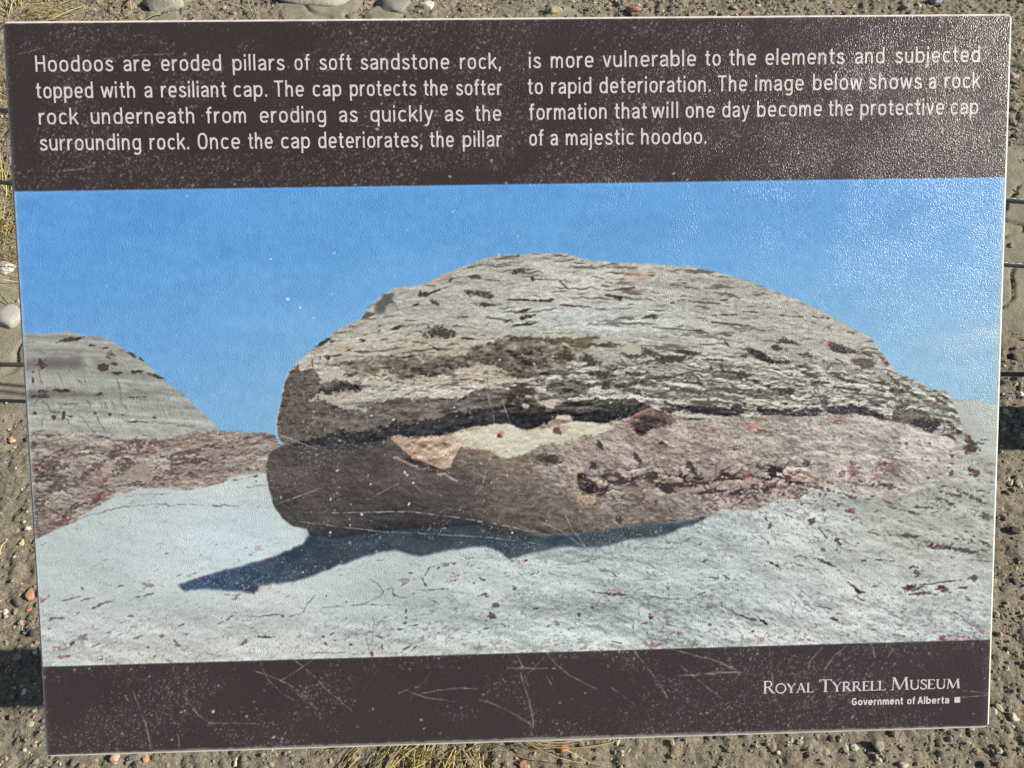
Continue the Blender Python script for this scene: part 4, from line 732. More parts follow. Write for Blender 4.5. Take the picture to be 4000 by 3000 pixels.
def plane_uv(x, y):
    """photograph pixel to panel coordinates"""
    x = np.asarray(x, float); y = np.asarray(y, float)
    d = FWD + ((x - 2000) / FPX)[..., None] * RGT + ((y - 1500) / FPX)[..., None] * DWN
    t = ((O0 - EYE) @ nr) / (d @ nr)
    q = EYE + d * t[..., None] - O0
    G = np.linalg.inv(np.array([[1, ax @ up], [ax @ up, 1]]))
    a, b = q @ ax, q @ up
    return G[0, 0] * a + G[0, 1] * b, G[1, 0] * a + G[1, 1] * b

def rounded(w, h, r, inset, z, k=6):
    pts = []
    for cx, cy, a0 in ((w - r, r, -90), (w - r, h - r, 0), (r, h - r, 90), (r, r, 180)):
        for i in range(k + 1):
            a = R(a0 + 90 * i / k); rr = r - inset
            pts.append((cx + rr * math.cos(a), cy + rr * math.sin(a), z))
    return pts
def panel_board():
    rings = [rounded(SIGN_W, SIGN_H, .0032, .0012, -.0062), rounded(SIGN_W, SIGN_H, .0032, .0, -.0050),
             rounded(SIGN_W, SIGN_H, .0032, .0, -.0005), rounded(SIGN_W, SIGN_H, .0032, .0011, 0.0)]
    V = []; F = []
    n = len(rings[0])
    for r in rings: V += r
    V = np.array(V); V = sp(V[:, 0], V[:, 1], V[:, 2])
    for k in range(len(rings) - 1):
        for i in range(n):
            j = (i + 1) % n
            F.append((k * n + i, k * n + j, (k + 1) * n + j, (k + 1) * n + i))
    F.append(tuple(range(n - 1, -1, -1))); F.append(tuple(range((len(rings) - 1) * n, len(rings) * n)))
    return mesh('panel', V, F, M_RIM, sign)
panel_board()

PRINT = paint_print()
def sample(px, py):
    fx = np.clip(px / PX, 0, CW - 1.01); fy = np.clip(py / PX, 0, CH - 1.01)
    x0 = fx.astype(int); y0 = fy.astype(int); fx = (fx - x0)[..., None]; fy = (fy - y0)[..., None]
    a = PRINT[y0, x0] * (1 - fx) + PRINT[y0, x0 + 1] * fx
    b = PRINT[y0 + 1, x0] * (1 - fx) + PRINT[y0 + 1, x0 + 1] * fx
    return a * (1 - fy) + b * fy
INSET = .0013
v_top0, v_top1 = plane_uv(60, 747)[1], plane_uv(3920, 692.5)[1]
v_bot0, v_bot1 = plane_uv(170, 2604)[1], plane_uv(3865, 2498.5)[1]
V_TOP = float(v_top0 + v_top1) / 2; V_BOT = float(v_bot0 + v_bot1) / 2
def print_sheet(name, v0, v1, pitch):
    nx = int((SIGN_W - 2 * INSET) / pitch); ny = int((v1 - v0) / pitch)
    u = np.linspace(INSET, SIGN_W - INSET, nx); v = np.linspace(v0, v1, ny)
    uu, vv = np.meshgrid(u, v)
    uu = uu.ravel(); vv = vv.ravel()
    P = sp(uu, vv, np.full(uu.shape, .0003))
    px, py = to_px(P + POST)
    c = sample(px, py)
    c = np.where(c < .04045, c / 12.92, ((c + .055) / 1.055) ** 2.4) * PRINT_GAIN
    o = fast_mesh(name, P, grid_faces(nx, ny), M_PRINT, sign)
    at_ = o.data.color_attributes.new('print_colour', 'FLOAT_COLOR', 'POINT')
    at_.data.foreach_set('color', np.concatenate([c, np.ones((len(c), 1))], 1).astype(np.float32).ravel())
    return o
PRINT_GAIN = 1.02
PITCH_M = .61 / 1250
print_sheet('printed_photograph', V_BOT, V_TOP, PITCH_M)
print_sheet('upper_band', V_TOP, SIGN_H - INSET, PITCH_M)
print_sheet('lower_band', INSET, V_BOT, PITCH_M)

# ---------------------------------------------------------------- lettering (stroke-drawn condensed sans)
def sup(cx, cy, rx, ry, a0=0, a1=360, n=2.5, k=28):
    out = []
    for i in range(k + 1):
        a = R(a0 + (a1 - a0) * i / k); c, s = math.cos(a), math.sin(a)
        out.append((cx + rx * math.copysign(abs(c) ** (2 / n), c), cy + ry * math.copysign(abs(s) ** (2 / n), s)))
    return out
def cat(pts, k=5):
    p = [pts[0]] + list(pts) + [pts[-1]]; out = []
    for a, b, c, d in zip(p[:-3], p[1:-2], p[2:-1], p[3:]):
        for i in range(k):
            t = i / k
            out.append(tuple(.5 * (2 * b[j] + (c[j] - a[j]) * t + (2 * a[j] - 5 * b[j] + 4 * c[j] - d[j]) * t * t + (3 * b[j] - a[j] - 3 * c[j] + d[j]) * t ** 3) for j in (0, 1)))
    return out + [pts[-1]]
ASC, XH, CAPH = 1.42, 1.0, 1.40
def glyphs(h):
    """stroke lists per letter; h is half the stroke width; x height = 1"""
    t, l = 1 - h * .92, h * .92
    bowl = lambda cx: sup(cx, .5, .285, .5 - l)
    arch = lambda x0, w: cat([(x0, .55), (x0 + .05, .74), (x0 + .17, t - .02), (x0 + w * .58, t), (x0 + w * .9, t - .1), (x0 + w, .62)]) + [(x0 + w, 0)]
    dot = lambda x: [(x, 1.2), (x, 1.42)]
    s_ = cat([(.57, .76), (.5, .87), (.34, t), (.17, .86), (.12, .73), (.2, .6), (.4, .48), (.56, .37), (.58, .24), (.5, .12), (.33, l), (.15, .12), (.07, .26)])
    A = R(0)
    return {
        'a': ([cat([(.08, .74), (.14, .86), (.32, t), (.52, .86), (.585, .68)]) + [(.585, 0)], cat([(.585, .56), (.36, .53), (.14, .44), (.09, .26), (.16, .11), (.32, l), (.5, .17), (.585, .32)])], .69),
        'b': ([[(h, 0), (h, ASC)], bowl(.385)], .77), 'c': ([sup(.385, .5, .285, .5 - l, 42, 318)], .70),
        'd': ([[(.66, 0), (.66, ASC)], bowl(.38)], .77), 'e': ([sup(.385, .5, .285, .5 - l, 0, 318), [(.11, .5), (.72, .5)]], .76),
        'f': ([cat([(.2, 0), (.2, .5), (.2, 1.12), (.27, 1.30), (.46, 1.33)]), [(0, t), (.44, t)]], .47),
        'g': ([bowl(.38), [(.66, 1), (.66, .1)] + cat([(.66, -.05), (.64, -.2), (.52, -.33), (.34, -.35), (.14, -.27)])], .77),
        'h': ([[(h, 0), (h, ASC)], arch(h, .50)], .73), 'i': ([[(h, 0), (h, 1)], dot(h)], .21),
        'j': ([[(h, 1), (h, -.1)] + cat([(h, -.2), (.03, -.33), (-.1, -.34)]), dot(h)], .21),
        'k': ([[(h, 0), (h, ASC)], [(.62, 1), (.14, .42)], [(.3, .6), (.66, 0)]], .69), 'l': ([[(h, 0), (h, ASC)]], .21),
        'm': ([[(h, 0), (h, 1)], arch(h, .43), arch(h + .43, .43)], 1.07), 'n': ([[(h, 0), (h, 1)], arch(h, .50)], .73),
        'o': ([bowl(.385)], .77), 'p': ([[(h, -.4), (h, 1)], bowl(.385)], .77), 'q': ([[(.66, -.4), (.66, 1)], bowl(.38)], .77),
        'r': ([[(h, 0), (h, 1)], cat([(h, .55), (.16, .76), (.27, t - .02), (.46, t)])], .47), 's': ([s_], .66),
        't': ([cat([(.2, 1.3), (.2, .6), (.2, .26), (.27, .1), (.45, l)]), [(0, t), (.44, t)]], .46),
        'u': ([[(.61, 0), (.61, 1)], [(h, 1)] + cat([(h, .38), (.15, .17), (.29, l), (.48, .13), (.58, .27), (.61, .45)])], .72),
        'v': ([[(.05, 1), (.33, .03)], [(.33, .03), (.61, 1)]], .66), 'w': ([[(.04, 1), (.25, .03)], [(.25, .03), (.49, .96)], [(.49, .96), (.73, .03)], [(.73, .03), (.94, 1)]], .98),
        'y': ([[(.05, 1), (.34, .04)], [(.62, 1), (.33, .02)] + cat([(.28, -.16), (.2, -.3), (.04, -.34)])], .67),
        'H': ([[(h, 0), (h, CAPH)], [(.72, 0), (.72, CAPH)], [(h, .74), (.72, .74)]], .83), 'T': ([[(.02, CAPH - h), (.82, CAPH - h)], [(.42, 0), (.42, CAPH)]], .84),
        'O': ([sup(.44, .7, .33, .7 - l)], .88), 'G': ([sup(.44, .7, .33, .7 - l, 40, 350), [(.46, .66), (.77, .66)], [(.77, .66), (.77, .25)]], .9),
        'A': ([[(.05, 0), (.40, CAPH)], [(.40, CAPH), (.75, 0)], [(.16, .45), (.64, .45)]], .8),
        '.': ([[(.1, 0), (.1, .21)]], .2), ',': ([[(.12, .21), (.12, .02), (.03, -.2)]], .22)}
def ribbon(pts, hw0, hw1=None):
    """left and right outline of a stroke; returns vertices (2 per point) in 2-D"""
    p = np.array(pts, float)
    keep = np.concatenate([[True], np.linalg.norm(np.diff(p, axis=0), axis=1) > 1e-5]); p = p[keep]
    closed = np.linalg.norm(p[0] - p[-1]) < 1e-4
    d = np.diff(p, axis=0); d /= np.linalg.norm(d, axis=1)[:, None]
    if closed: a, b = np.vstack([d[-1:], d]), np.vstack([d, d[:1]])
    else: a, b = np.vstack([d[:1], d]), np.vstack([d, d[-1:]])
    na = np.stack([-a[:, 1], a[:, 0]], 1); nb = np.stack([-b[:, 1], b[:, 0]], 1)
    m = na + nb; m /= np.linalg.norm(m, axis=1)[:, None]
    c = np.clip((m * na).sum(1), .5, 1)[:, None]
    hw = np.linspace(hw0, hw1 if hw1 else hw0, len(p))[:, None]
    return p + m * hw / c, p - m * hw / c
class Letters:
    def __init__(s): s.V = []; s.F = []; s.k = 0
    def stroke(s, L, Rr, fn):
        s.k += 1
        b = len(s.V); n = len(L)
        h = .00036 + .000008 * (s.k % 12)
        for q in (L, Rr):
            for x, y in q: s.V.append((*fn(x, y), h))
        for i in range(n - 1): s.F.append((b + n + i, b + n + i + 1, b + i + 1, b + i))
    def word(s, txt, u0, u1, base, xh, hw, font=None, gap=.17):
        g = font or glyphs(hw)
        w = sum(g[c][1] for c in txt) + gap * (len(txt) - 1)
        k = (u1 - u0) / w; x = 0
        for c in txt:
            st, cw = g[c]
            for stroke in st:
                L, Rr = ribbon([(px * k / xh + 0, py) for px, py in stroke], hw)
                # strokes keep their weight when a word is tightened
                s.stroke(L, Rr, lambda a, b_, x=x: (u0 + x * k + a * xh, base(u0 + x * k + a * xh) + b_ * xh))
            x += cw + gap
    def build(s, name, m=None):
        V = np.array(s.V); P = sp(V[:, 0], V[:, 1], V[:, 2])
        return mesh(name, P, s.F, m or M_INK, sign)
def line(L, base0, base1, words, xh_px, hw=.080, font=None):
    (ua, va), (ub, vb) = [tuple(map(float, plane_uv(*b))) for b in (base0, base1)]
    base = lambda u: va + (vb - va) * (u - ua) / (ub - ua)
    by = lambda x: base0[1] + (base1[1] - base0[1]) * (x - base0[0]) / (base1[0] - base0[0])
    xm = (base0[0] + base1[0]) / 2
    xh = float(plane_uv(xm, by(xm) - xh_px)[1] - plane_uv(xm, by(xm))[1])
    for w, x0, x1 in words:
        L.word(w, float(plane_uv(x0, by(x0))[0]), float(plane_uv(x1, by(x1))[0]), base, xh, hw, font)
tl = Letters()
line(tl, (141, 281), (1936, 270), [('Hoodoos', 141, 445), ('are', 484, 591), ('eroded', 631, 867), ('pillars', 910, 1113), ('of', 1151, 1212), ('soft', 1249, 1374), ('sandstone', 1409, 1756), ('rock,', 1797, 1958)], 45)
line(tl, (145, 385), (1960, 372), [('topped', 144, 367), ('with', 398, 533), ('a', 566, 598), ('resiliant', 631, 885), ('cap.', 913, 1045), ('The', 1072, 1189), ('cap', 1222, 1335), ('protects', 1368, 1626), ('the', 1656, 1750), ('softer', 1782, 1961)], 45)
line(tl, (150, 487), (1960, 472.5), [('rock', 154, 308), ('underneath', 357, 764), ('from', 807, 965), ('eroding', 1016, 1276), ('as', 1325, 1398), ('quickly', 1447, 1692), ('as', 1738, 1811), ('the', 1857, 1959)], 45)
line(tl, (160, 589), (1960, 573), [('surrounding', 158, 554), ('rock.', 587, 741), ('Once', 773, 940), ('the', 972, 1067), ('cap', 1099, 1213), ('deteriorates,', 1244, 1651), ('the', 1680, 1774), ('pillar', 1808, 1961)], 45)
tl.build('text_column')
tr = Letters()
line(tr, (2065, 267.5), (3820, 243), [('is', 2066, 2113), ('more', 2151, 2319), ('vulnerable', 2355, 2719), ('to', 2754, 2815), ('the', 2848, 2953), ('elements', 2988, 3298), ('and', 3338, 3454), ('subjected', 3495, 3827)], 45)
line(tr, (2065, 369), (3830, 344), [('to', 2062, 2121), ('rapid', 2153, 2311), ('deterioration.', 2341, 2775), ('The', 2802, 2918), ('image', 2949, 3139), ('below', 3174, 3365), ('shows', 3392, 3599), ('a', 3626, 3655), ('rock', 3687, 3827)], 45)
line(tr, (2065, 469), (3820, 446), [('formation', 2067, 2372), ('that', 2400, 2527), ('will', 2545, 2651), ('one', 2677, 2792), ('day', 2820, 2926), ('become', 2956, 3210), ('the', 3235, 3332), ('protective', 3359, 3686), ('cap', 3710, 3820)], 45)
line(tr, (2068, 569.5), (2760, 562), [('of', 2067, 2124), ('a', 2150, 2180), ('majestic', 2210, 2477), ('hoodoo.', 2504, 2759)], 45)
tr.build('text_column')
gv = Letters()
line(gv, (3326, 2754), (3706, 2746), [('Government', 3326, 3526), ('of', 3542, 3573), ('Alberta', 3584, 3706)], 20, .135)
gv.build('government_lettering')
# serif capitals: (points, half width) per stroke, cap height 1
TK, TN = .062, .026
def serif(x, y, w=.13): return ([(x - w, y), (x + w, y)], .022)
CAPS = {
    'R': ([([(.14, 0), (.14, 1)], TK), serif(.14, .022), ([(.01, .978), (.3, .978)], .022), (cat([(.14, .965), (.40, .96), (.52, .86), (.53, .68), (.42, .53), (.14, .49)]), .04), ([(.34, .50), (.66, .02)], TK), ([(.62, .022), (.76, .022)], .022)], .76),
    'O': ([(sup(.46, .5, .40, .485, 0, 360, 2.0, 36), .046)], .92),
    'Y': ([([(.08, .98), (.37, .48)], TK), ([(.66, .98), (.37, .48)], TN), ([(.37, .5), (.37, 0)], TK), serif(.37, .022), serif(.08, .978, .1), serif(.66, .978, .09)], .74),
    'A': ([([(.12, 0), (.42, 1.0)], TN), ([(.40, 1.0), (.72, 0)], TK), ([(.22, .36), (.60, .36)], TN), serif(.10, .022, .1), serif(.73, .022, .11)], .84),
    'L': ([([(.14, 0), (.14, 1)], TK), serif(.14, .978), ([(.02, .03), (.56, .03)], TN), ([(.55, .0), (.57, .2)], TN)], .60),
    'T': ([([(.04, .965), (.74, .965)], .032), ([(.39, 0), (.39, .97)], TK), serif(.39, .022), ([(.04, .98), (.02, .82)], TN), ([(.74, .98), (.76, .82)], TN)], .78),
    'E': ([([(.14, 0), (.14, 1)], TK), ([(.02, .97), (.54, .97)], TN), ([(.14, .52), (.46, .52)], TN), ([(.02, .03), (.56, .03)], TN), ([(.53, .98), (.54, .84)], TN), ([(.55, .0), (.58, .18)], TN)], .62),
    'M': ([([(.10, 0), (.17, 1)], TN), ([(.17, 1), (.50, .04)], TK), ([(.50, .04), (.84, 1)], TN), ([(.84, 1), (.92, 0)], TK), serif(.09, .022, .09), serif(.92, .022, .11), ([(.04, .978), (.19, .978)], .022), ([(.84, .978), (.97, .978)], .022)], 1.04),
    'U': ([([(.13, 1), (.13, .36)] + cat([(.15, .2), (.24, .06), (.40, .02), (.55, .08), (.63, .22)]) + [(.64, .4)], .05), ([(.64, .38), (.64, 1)], TN), serif(.13, .978), serif(.64, .978, .1)], .78),
    'S': ([(cat([(.43, .80), (.40, .92), (.26, .98), (.12, .92), (.08, .77), (.16, .63), (.34, .49), (.45, .34), (.44, .15), (.32, .03), (.18, .02), (.07, .10), (.05, .24)]), .046)], .50)}
mu = Letters()
def caps_word(txt, x0, x1):
    yb = lambda x: 2708.5 - 21.5 * (x - 2979) / 770
    u0, v0 = map(float, plane_uv(x0, yb(x0))); u1, v1 = map(float, plane_uv(x1, yb(x1)))
    big = float(plane_uv(x0, yb(x0) - 49)[1] - v0); small = big * .76
    sz = [big] + [small] * (len(txt) - 1)
    w = sum(CAPS[c][1] * s for c, s in zip(txt, sz)) + .02 * big * (len(txt) - 1)
    k = (u1 - u0) / w; x = u0
    for c, s in zip(txt, sz):
        for pts, hw in CAPS[c][0]:
            L, Rr = ribbon(pts, hw * (1.0 if s == big else 1.2))
            mu.stroke(L, Rr, lambda a, b, x=x, s=s: (x + a * s * k, v0 + (v1 - v0) * (x + a * s * k - u0) / (u1 - u0) + b * s))
        x += (CAPS[c][1] * s + .02 * big) * k
caps_word('ROYAL', 2979, 3177); caps_word('TYRRELL', 3198, 3458); caps_word('MUSEUM', 3479, 3749)
mu.build('museum_lettering')
q = [plane_uv(*p) for p in ((3727, 2744), (3749, 2743), (3749, 2721), (3727, 2722))]
mesh('square_mark', [sp(a, b, .0004) for a, b in q], [(0, 1, 2, 3)], M_INK, sign)

# ---------------------------------------------------------------- post and bracket below the panel
M_WOOD = mottled('grey_timber', [(.25, (.16, .12, .085)), (.6, (.30, .24, .17)), (.85, (.38, .31, .23))], 9, .6, .002, .85, .2, 60)
def box_bm(bm, sx, sy, sz, M, bevel=.004):
    r = bmesh.ops.create_cube(bm, size=1, matrix=M @ Matrix.Diagonal((sx, sy, sz, 1)))
    es = list({e for v in r['verts'] for e in v.link_edges})
    if bevel: bmesh.ops.bevel(bm, geom=es, offset=bevel, segments=2, affect='EDGES', profile=.6)
ctr = sp(SIGN_W / 2, SIGN_H / 2, -.012)
rot = Matrix((tuple(ax), tuple(up), tuple(nr))).transposed().to_4x4()
ZT = float((O0 + SIGN_W / 2 * ax + SIGN_H / 2 * up)[2]) - .13
bm = bmesh.new()
box_bm(bm, .109, .109, ZT + .3, Matrix.Translation((0, 0, (ZT - .3) / 2)))
bm_obj('post', bm, M_WOOD, sign)
bm = bmesh.new()
for du in (-.2, .2):
    box_bm(bm, .03, SIGN_H * .8, .006, Matrix.Translation(Vector(sp(SIGN_W / 2 + du, SIGN_H / 2, -.0095))) @ rot, .001)
box_bm(bm, .46, .04, .006, Matrix.Translation(Vector(sp(SIGN_W / 2, SIGN_H / 2, -.016))) @ rot, .001)
bm_obj('bracket', bm, M_STEEL, sign)
bm = bmesh.new()
top = Vector(sp(SIGN_W / 2, SIGN_H / 2, -.021)); bot = Vector((0, 0, ZT + .02))
nk = top + (bot - top) * .35; mid = (nk + bot) / 2
box_bm(bm, .16, .16, .008, Matrix.Translation(top) @ rot, .001)
box_bm(bm, .07, .07, (nk - bot).length, Matrix.Translation(mid) @ (top - bot).to_track_quat('Z', 'Y').to_matrix().to_4x4(), .002)
box_bm(bm, .125, .125, .03, Matrix.Translation((0, 0, ZT + .012)), .002)
bm_obj('head_block', bm, M_STEEL, sign)

# ---------------------------------------------------------------- the ground
def wmask(X, Y, spots):
    m = np.zeros_like(X)
    nz = (fbm(X * 9, Y * 9, 3, 4) - .5) * 1.1
    for x, y, rx, ry in spots:
        m = np.maximum(m, 1 - sstep(.75, 1.1, np.hypot((X - x) / rx, (Y - y) / ry) + nz))
    return m
def spot(u, v, ru, rv):
    a = at(u, v); return (a[0], a[1], abs(at(u + ru, v)[0] - a[0]), abs(at(u, v - rv)[1] - a[1]))
CLAY = [spot(40, 1330, 330, 260), spot(3990, 900, 330, 420), spot(1240, 20, 160, 120), spot(660, 30, 100, 60), spot(1500, 60, 70, 60), spot(2200, 60, 80, 60)]
PADS = [spot(150, 2850, 200, 120), spot(2800, 2980, 250, 60)]
def ground_height(X, Y):
    X = X.astype(np.float32); Y = Y.astype(np.float32)
    clay = wmask(X, Y, CLAY)
    big = (fbm(X * 2.2, Y * 2.2, 1, 3) - .5) * .04
    mid = (fbm(X * 14, Y * 14, 4, 5) - .5) * .016
    n = fbm(X * 60, Y * 60, 2, 3)
    fine = (n - .5) * .017 - .006 * sstep(.62, .74, n) + (fbm(X * 130, Y * 130, 5, 2) - .5) * .007                       # crumbs and pits
    crack = np.abs(fbm(X * 5, Y * 7, 6, 3) - .5)
    cl = -.010 * (1 - sstep(.006, .022, crack))
    lumps = .007 * sstep(.55, .7, fbm(X * 26, Y * 26, 7, 3))
    return big + (mid + fine + lumps * .6) * (1 - clay * .86) + cl * clay * .8 + clay * .008, clay
def axis(a, b, step, far):
    core = np.arange(a, b + step / 2, step)
    out = []; d = step; p = b
    while p < far:
        d *= 1.22; p += d; out.append(p)
    out = np.array(out)
    return np.concatenate([(a - (out - b))[::-1], core, out])
gx = axis(-1.75, 1.75, .0048, 160); gy = axis(-.15, 2.55, .0048, 160)
GX, GY = np.meshgrid(gx, gy)
gz, clay = ground_height(GX, GY)
fade = 1 - sstep(3, 12, np.hypot(GX, GY))
gz = gz * (.25 + .75 * fade)
g_m, gnt, gb = mat('dry_soil', (.3, .27, .2), .95, .1)
tc = N(gnt, 'ShaderNodeTexCoord')
n1 = noise_tex(gnt, 7, 6, .6, tc.outputs['Object']); n2 = noise_tex(gnt, 160, 5, .7, tc.outputs['Object'])
r1 = ramp(gnt, n1.outputs['Fac'], [(.3, L3(158, 149, 133)), (.55, L3(175, 165, 147)), (.75, L3(186, 174, 153))])
r2 = ramp(gnt, n2.outputs['Fac'], [(.28, (.42, .40, .38)), (.5, (.9, .9, .88)), (.72, (1.25, 1.22, 1.15))])
mx = N(gnt, 'ShaderNodeMixRGB', blend_type='MULTIPLY'); mx.inputs[0].default_value = 1
gnt.links.new(r1.outputs[0], mx.inputs[1]); gnt.links.new(r2.outputs[0], mx.inputs[2])
vo = N(gnt, 'ShaderNodeTexVoronoi'); vo.inputs['Scale'].default_value = 190; gnt.links.new(tc.outputs['Object'], vo.inputs['Vector'])
rv = ramp(gnt, vo.outputs['Color'], [(.0, (.62, .60, .58)), (.5, (.95, .94, .92)), (.86, (1.0, .98, .95)), (.95, (1.5, 1.42, 1.25))])
mx2 = N(gnt, 'ShaderNodeMixRGB', blend_type='MULTIPLY'); mx2.inputs[0].default_value = .8
gnt.links.new(mx.outputs[0], mx2.inputs[1]); gnt.links.new(rv.outputs[0], mx2.inputs[2])
ca = N(gnt, 'ShaderNodeAttribute', attribute_name='clay')
nc = noise_tex(gnt, 22, 6, .6, tc.outputs['Object'])
rc = ramp(gnt, nc.outputs['Fac'], [(.3, L3(150, 144, 126)), (.6, L3(172, 164, 142)), (.8, L3(184, 174, 150))])
mx3 = N(gnt, 'ShaderNodeMixRGB'); gnt.links.new(ca.outputs['Fac'], mx3.inputs[0])
gnt.links.new(mx2.outputs[0], mx3.inputs[1]); gnt.links.new(rc.outputs[0], mx3.inputs[2])
gnt.links.new(mx3.outputs[0], gb.inputs['Base Color'])
bp = N(gnt, 'ShaderNodeBump'); bp.inputs['Strength'].default_value = 1; bp.inputs['Distance'].default_value = .006
n3 = noise_tex(gnt, 260, 6, .7, tc.outputs['Object'])
gnt.links.new(n3.outputs['Fac'], bp.inputs['Height']); gnt.links.new(bp.outputs[0], gb.inputs['Normal'])
ground = fast_mesh('ground', np.stack([GX.ravel(), GY.ravel(), gz.ravel()], 1), grid_faces(len(gx), len(gy)), g_m, None, True)
a_ = ground.data.attributes.new('clay', 'FLOAT', 'POINT'); a_.data.foreach_set('value', clay.astype(np.float32).ravel())
tag(ground, kind='structure')
def gh(x, y):
    z, _ = ground_height(np.array([x]), np.array([y])); return float(z[0])

# ---------------------------------------------------------------- gravel (too many to count)
rng = np.random.default_rng(5)
def ico(sub):
    bm = bmesh.new(); bmesh.ops.create_icosphere(bm, subdivisions=sub, radius=1)
    v = np.array([x.co[:] for x in bm.verts]); f = np.array([[q.index for q in p.verts] for p in bm.faces]); bm.free()
    return v, f
IV, IF = ico(1); IV2, IF2 = ico(3)
def gravel(n):
    x = rng.uniform(-1.9, 1.9, n); y = rng.uniform(-.2, 2.6, n)
    z, cl = ground_height(x, y)
    den = fbm(x.astype(np.float32) * 3, y.astype(np.float32) * 3, 5, 3)
    keep = rng.random(n) < (sstep(.3, .62, den) * .8 + .2) * (1 - .93 * cl)
    x, y, z = x[keep], y[keep], z[keep]; n = len(x)
    r = np.clip(rng.gamma(1.8, .0011, n) + .0012, .0014, .0085)
    V = IV[None] * (1 + rng.normal(0, .16, (n, len(IV), 1)))
    V = V * np.stack([rng.uniform(.8, 1.5, n), rng.uniform(.7, 1.1, n), rng.uniform(.45, .85, n)], 1)[:, None]
    a = rng.uniform(0, 6.3, n); c, s = np.cos(a)[:, None], np.sin(a)[:, None]
    V = np.stack([V[..., 0] * c - V[..., 1] * s, V[..., 0] * s + V[..., 1] * c, V[..., 2]], -1) * r[:, None, None]
    V += np.stack([x, y, z + r * .25], 1)[:, None]
    F = IF[None] + (np.arange(n) * len(IV))[:, None, None]
    pal = np.array([L3(150, 140, 120), L3(176, 166, 144), L3(126, 118, 108), L3(196, 186, 160), L3(166, 140, 120), L3(178, 142, 122), L3(96, 92, 92), L3(214, 208, 190)])
    ci = rng.choice(8, n, p=[.3, .22, .16, .1, .07, .04, .06, .05])
    col = np.repeat(pal[ci] * rng.uniform(.75, 1.15, (n, 1)), len(IV), 0)
    m, nt, b = mat('gravel_stone', (.3, .3, .3), .85, .2)
    at_ = N(nt, 'ShaderNodeAttribute', attribute_name='stone_colour'); nt.links.new(at_.outputs['Color'], b.inputs['Base Color'])
    o = fast_mesh('gravel', V.reshape(-1, 3), F.reshape(-1, 3), m, None, False)
    q = o.data.color_attributes.new('stone_colour', 'FLOAT_COLOR', 'POINT')
    q.data.foreach_set('color', np.concatenate([col, np.ones((len(col), 1))], 1).astype(np.float32).ravel())
    tag(o, 'small brown, grey and cream gravel scattered over the dry soil', 'gravel', kind='stuff')
gravel(62000)

# ---------------------------------------------------------------- single stones
def stone(name, u, v, wpx, hpx, zf, col, label, seed, rot=0.0, sink=.3, facet=.25, group=None, rough=.9, cat='stone'):
    p = at(u, v); x, y = p[0], p[1]
    d = np.linalg.norm(p - EYE)
    rx = wpx / 2 / FPX * d; ry = hpx / 2 / FPX * d * 1.15; rz = min(rx, ry) * zf
    rg = np.random.default_rng(seed)
    V = IV2.copy()
    for _ in range(13):                                         # flat broken facets
        nn = rg.normal(size=3); nn /= np.linalg.norm(nn); k = rg.uniform(.5, .85)
        e = V @ nn; V = V - .94 * np.clip(e - k, 0, None)[:, None] * nn
    V = V * (1 + facet * (np.array([noise.noise(Vector(q * 1.7) + Vector((seed, 0, 0))) for q in V]))[:, None])
    V = V * np.array([rx, ry, rz]); a = R(rot)
    V = np.stack([V[:, 0] * math.cos(a) - V[:, 1] * math.sin(a), V[:, 0] * math.sin(a) + V[:, 1] * math.cos(a), V[:, 2]], 1)
    m = mottled(name + '_rock', [(.25, tuple(c * .72 for c in L3(*col))), (.55, L3(*col)), (.8, tuple(min(.9, c * 1.2) for c in L3(*col)))], 2.2 / max(rx, ry), .5, .12 * min(rx, ry), rough, .2)
    o = fast_mesh(name, V, IF2, m, None, True)
    o.location = (x, y, gh(x, y) + rz * (1 - 2 * sink) * .5)
    tag(o, label, cat, group)
    return o
stone('stone', 115, 2318, 34, 50, .5, (196, 142, 112), 'pinkish flat stone beside the left edge of the sign', 1, 10)
stone('stone', 84, 2120, 26, 24, .8, (226, 206, 150), 'pale yellow pebble left of the sign above the pink stone', 2)
stone('stone', 108, 2375, 20, 18, .7, (190, 130, 104), 'small orange chip just below the pink stone', 3)
stone('stone', 14, 2390, 20, 20, .7, (224, 214, 196), 'whitish pebble at the left rim, left of the orange chip', 4)
stone('stone', 130, 2470, 30, 26, .7, (104, 98, 96), 'dark grey pebble just above the post shadow at left', 5)
stone('stone', 3976, 1549, 26, 22, .9, (236, 232, 222), 'bright white pebble right of the sign near the low rod', 6)
stone('stone', 3952, 1398, 30, 26, .8, (78, 74, 76), 'dark round stone on smooth clay right of the sign', 7)
stone('stone', 3944, 2080, 40, 26, .7, (88, 82, 80), 'dark oval stone beside the right edge of the sign', 8)
stone('stone', 3424, 2912, 44, 40, .9, (176, 166, 150), 'grey broken stone casting shadow below the sign lower right', 9)
stone('stone', 3430, 2962, 24, 28, .7, (222, 212, 194), 'cream chip just below the grey broken stone', 10)
stone('stone', 3672, 2940, 30, 22, .8, (96, 90, 88), 'dark stone below the sign bottom right corner', 11)
stone('stone', 3530, 2988, 36, 24, .7, (214, 200, 178), 'pale tan stone on the bottom rim of the photo at right', 12)
stone('dirt_lump', 2200, 2925, 50, 40, .8, (186, 122, 88), 'orange clay lump right of the grass tuft', 13, cat='dirt lump')
stone('dirt_lump', 2042, 2985, 30, 34, .8, (180, 120, 92), 'small orange clay lump in front of the grass tuft', 14, cat='dirt lump')
stone('stone', 576, 2968, 26, 28, .7, (196, 146, 118), 'pinkish chip below the sign lower left part', 15)
stone('stone', 464, 2960, 34, 30, .8, (196, 160, 140), 'rosy stone with dark shadow below the sign lower left', 16)
stone('stone', 924, 2980, 18, 36, .7, (220, 206, 180), 'cream sliver stone below the sign left of the grass tuft', 17)
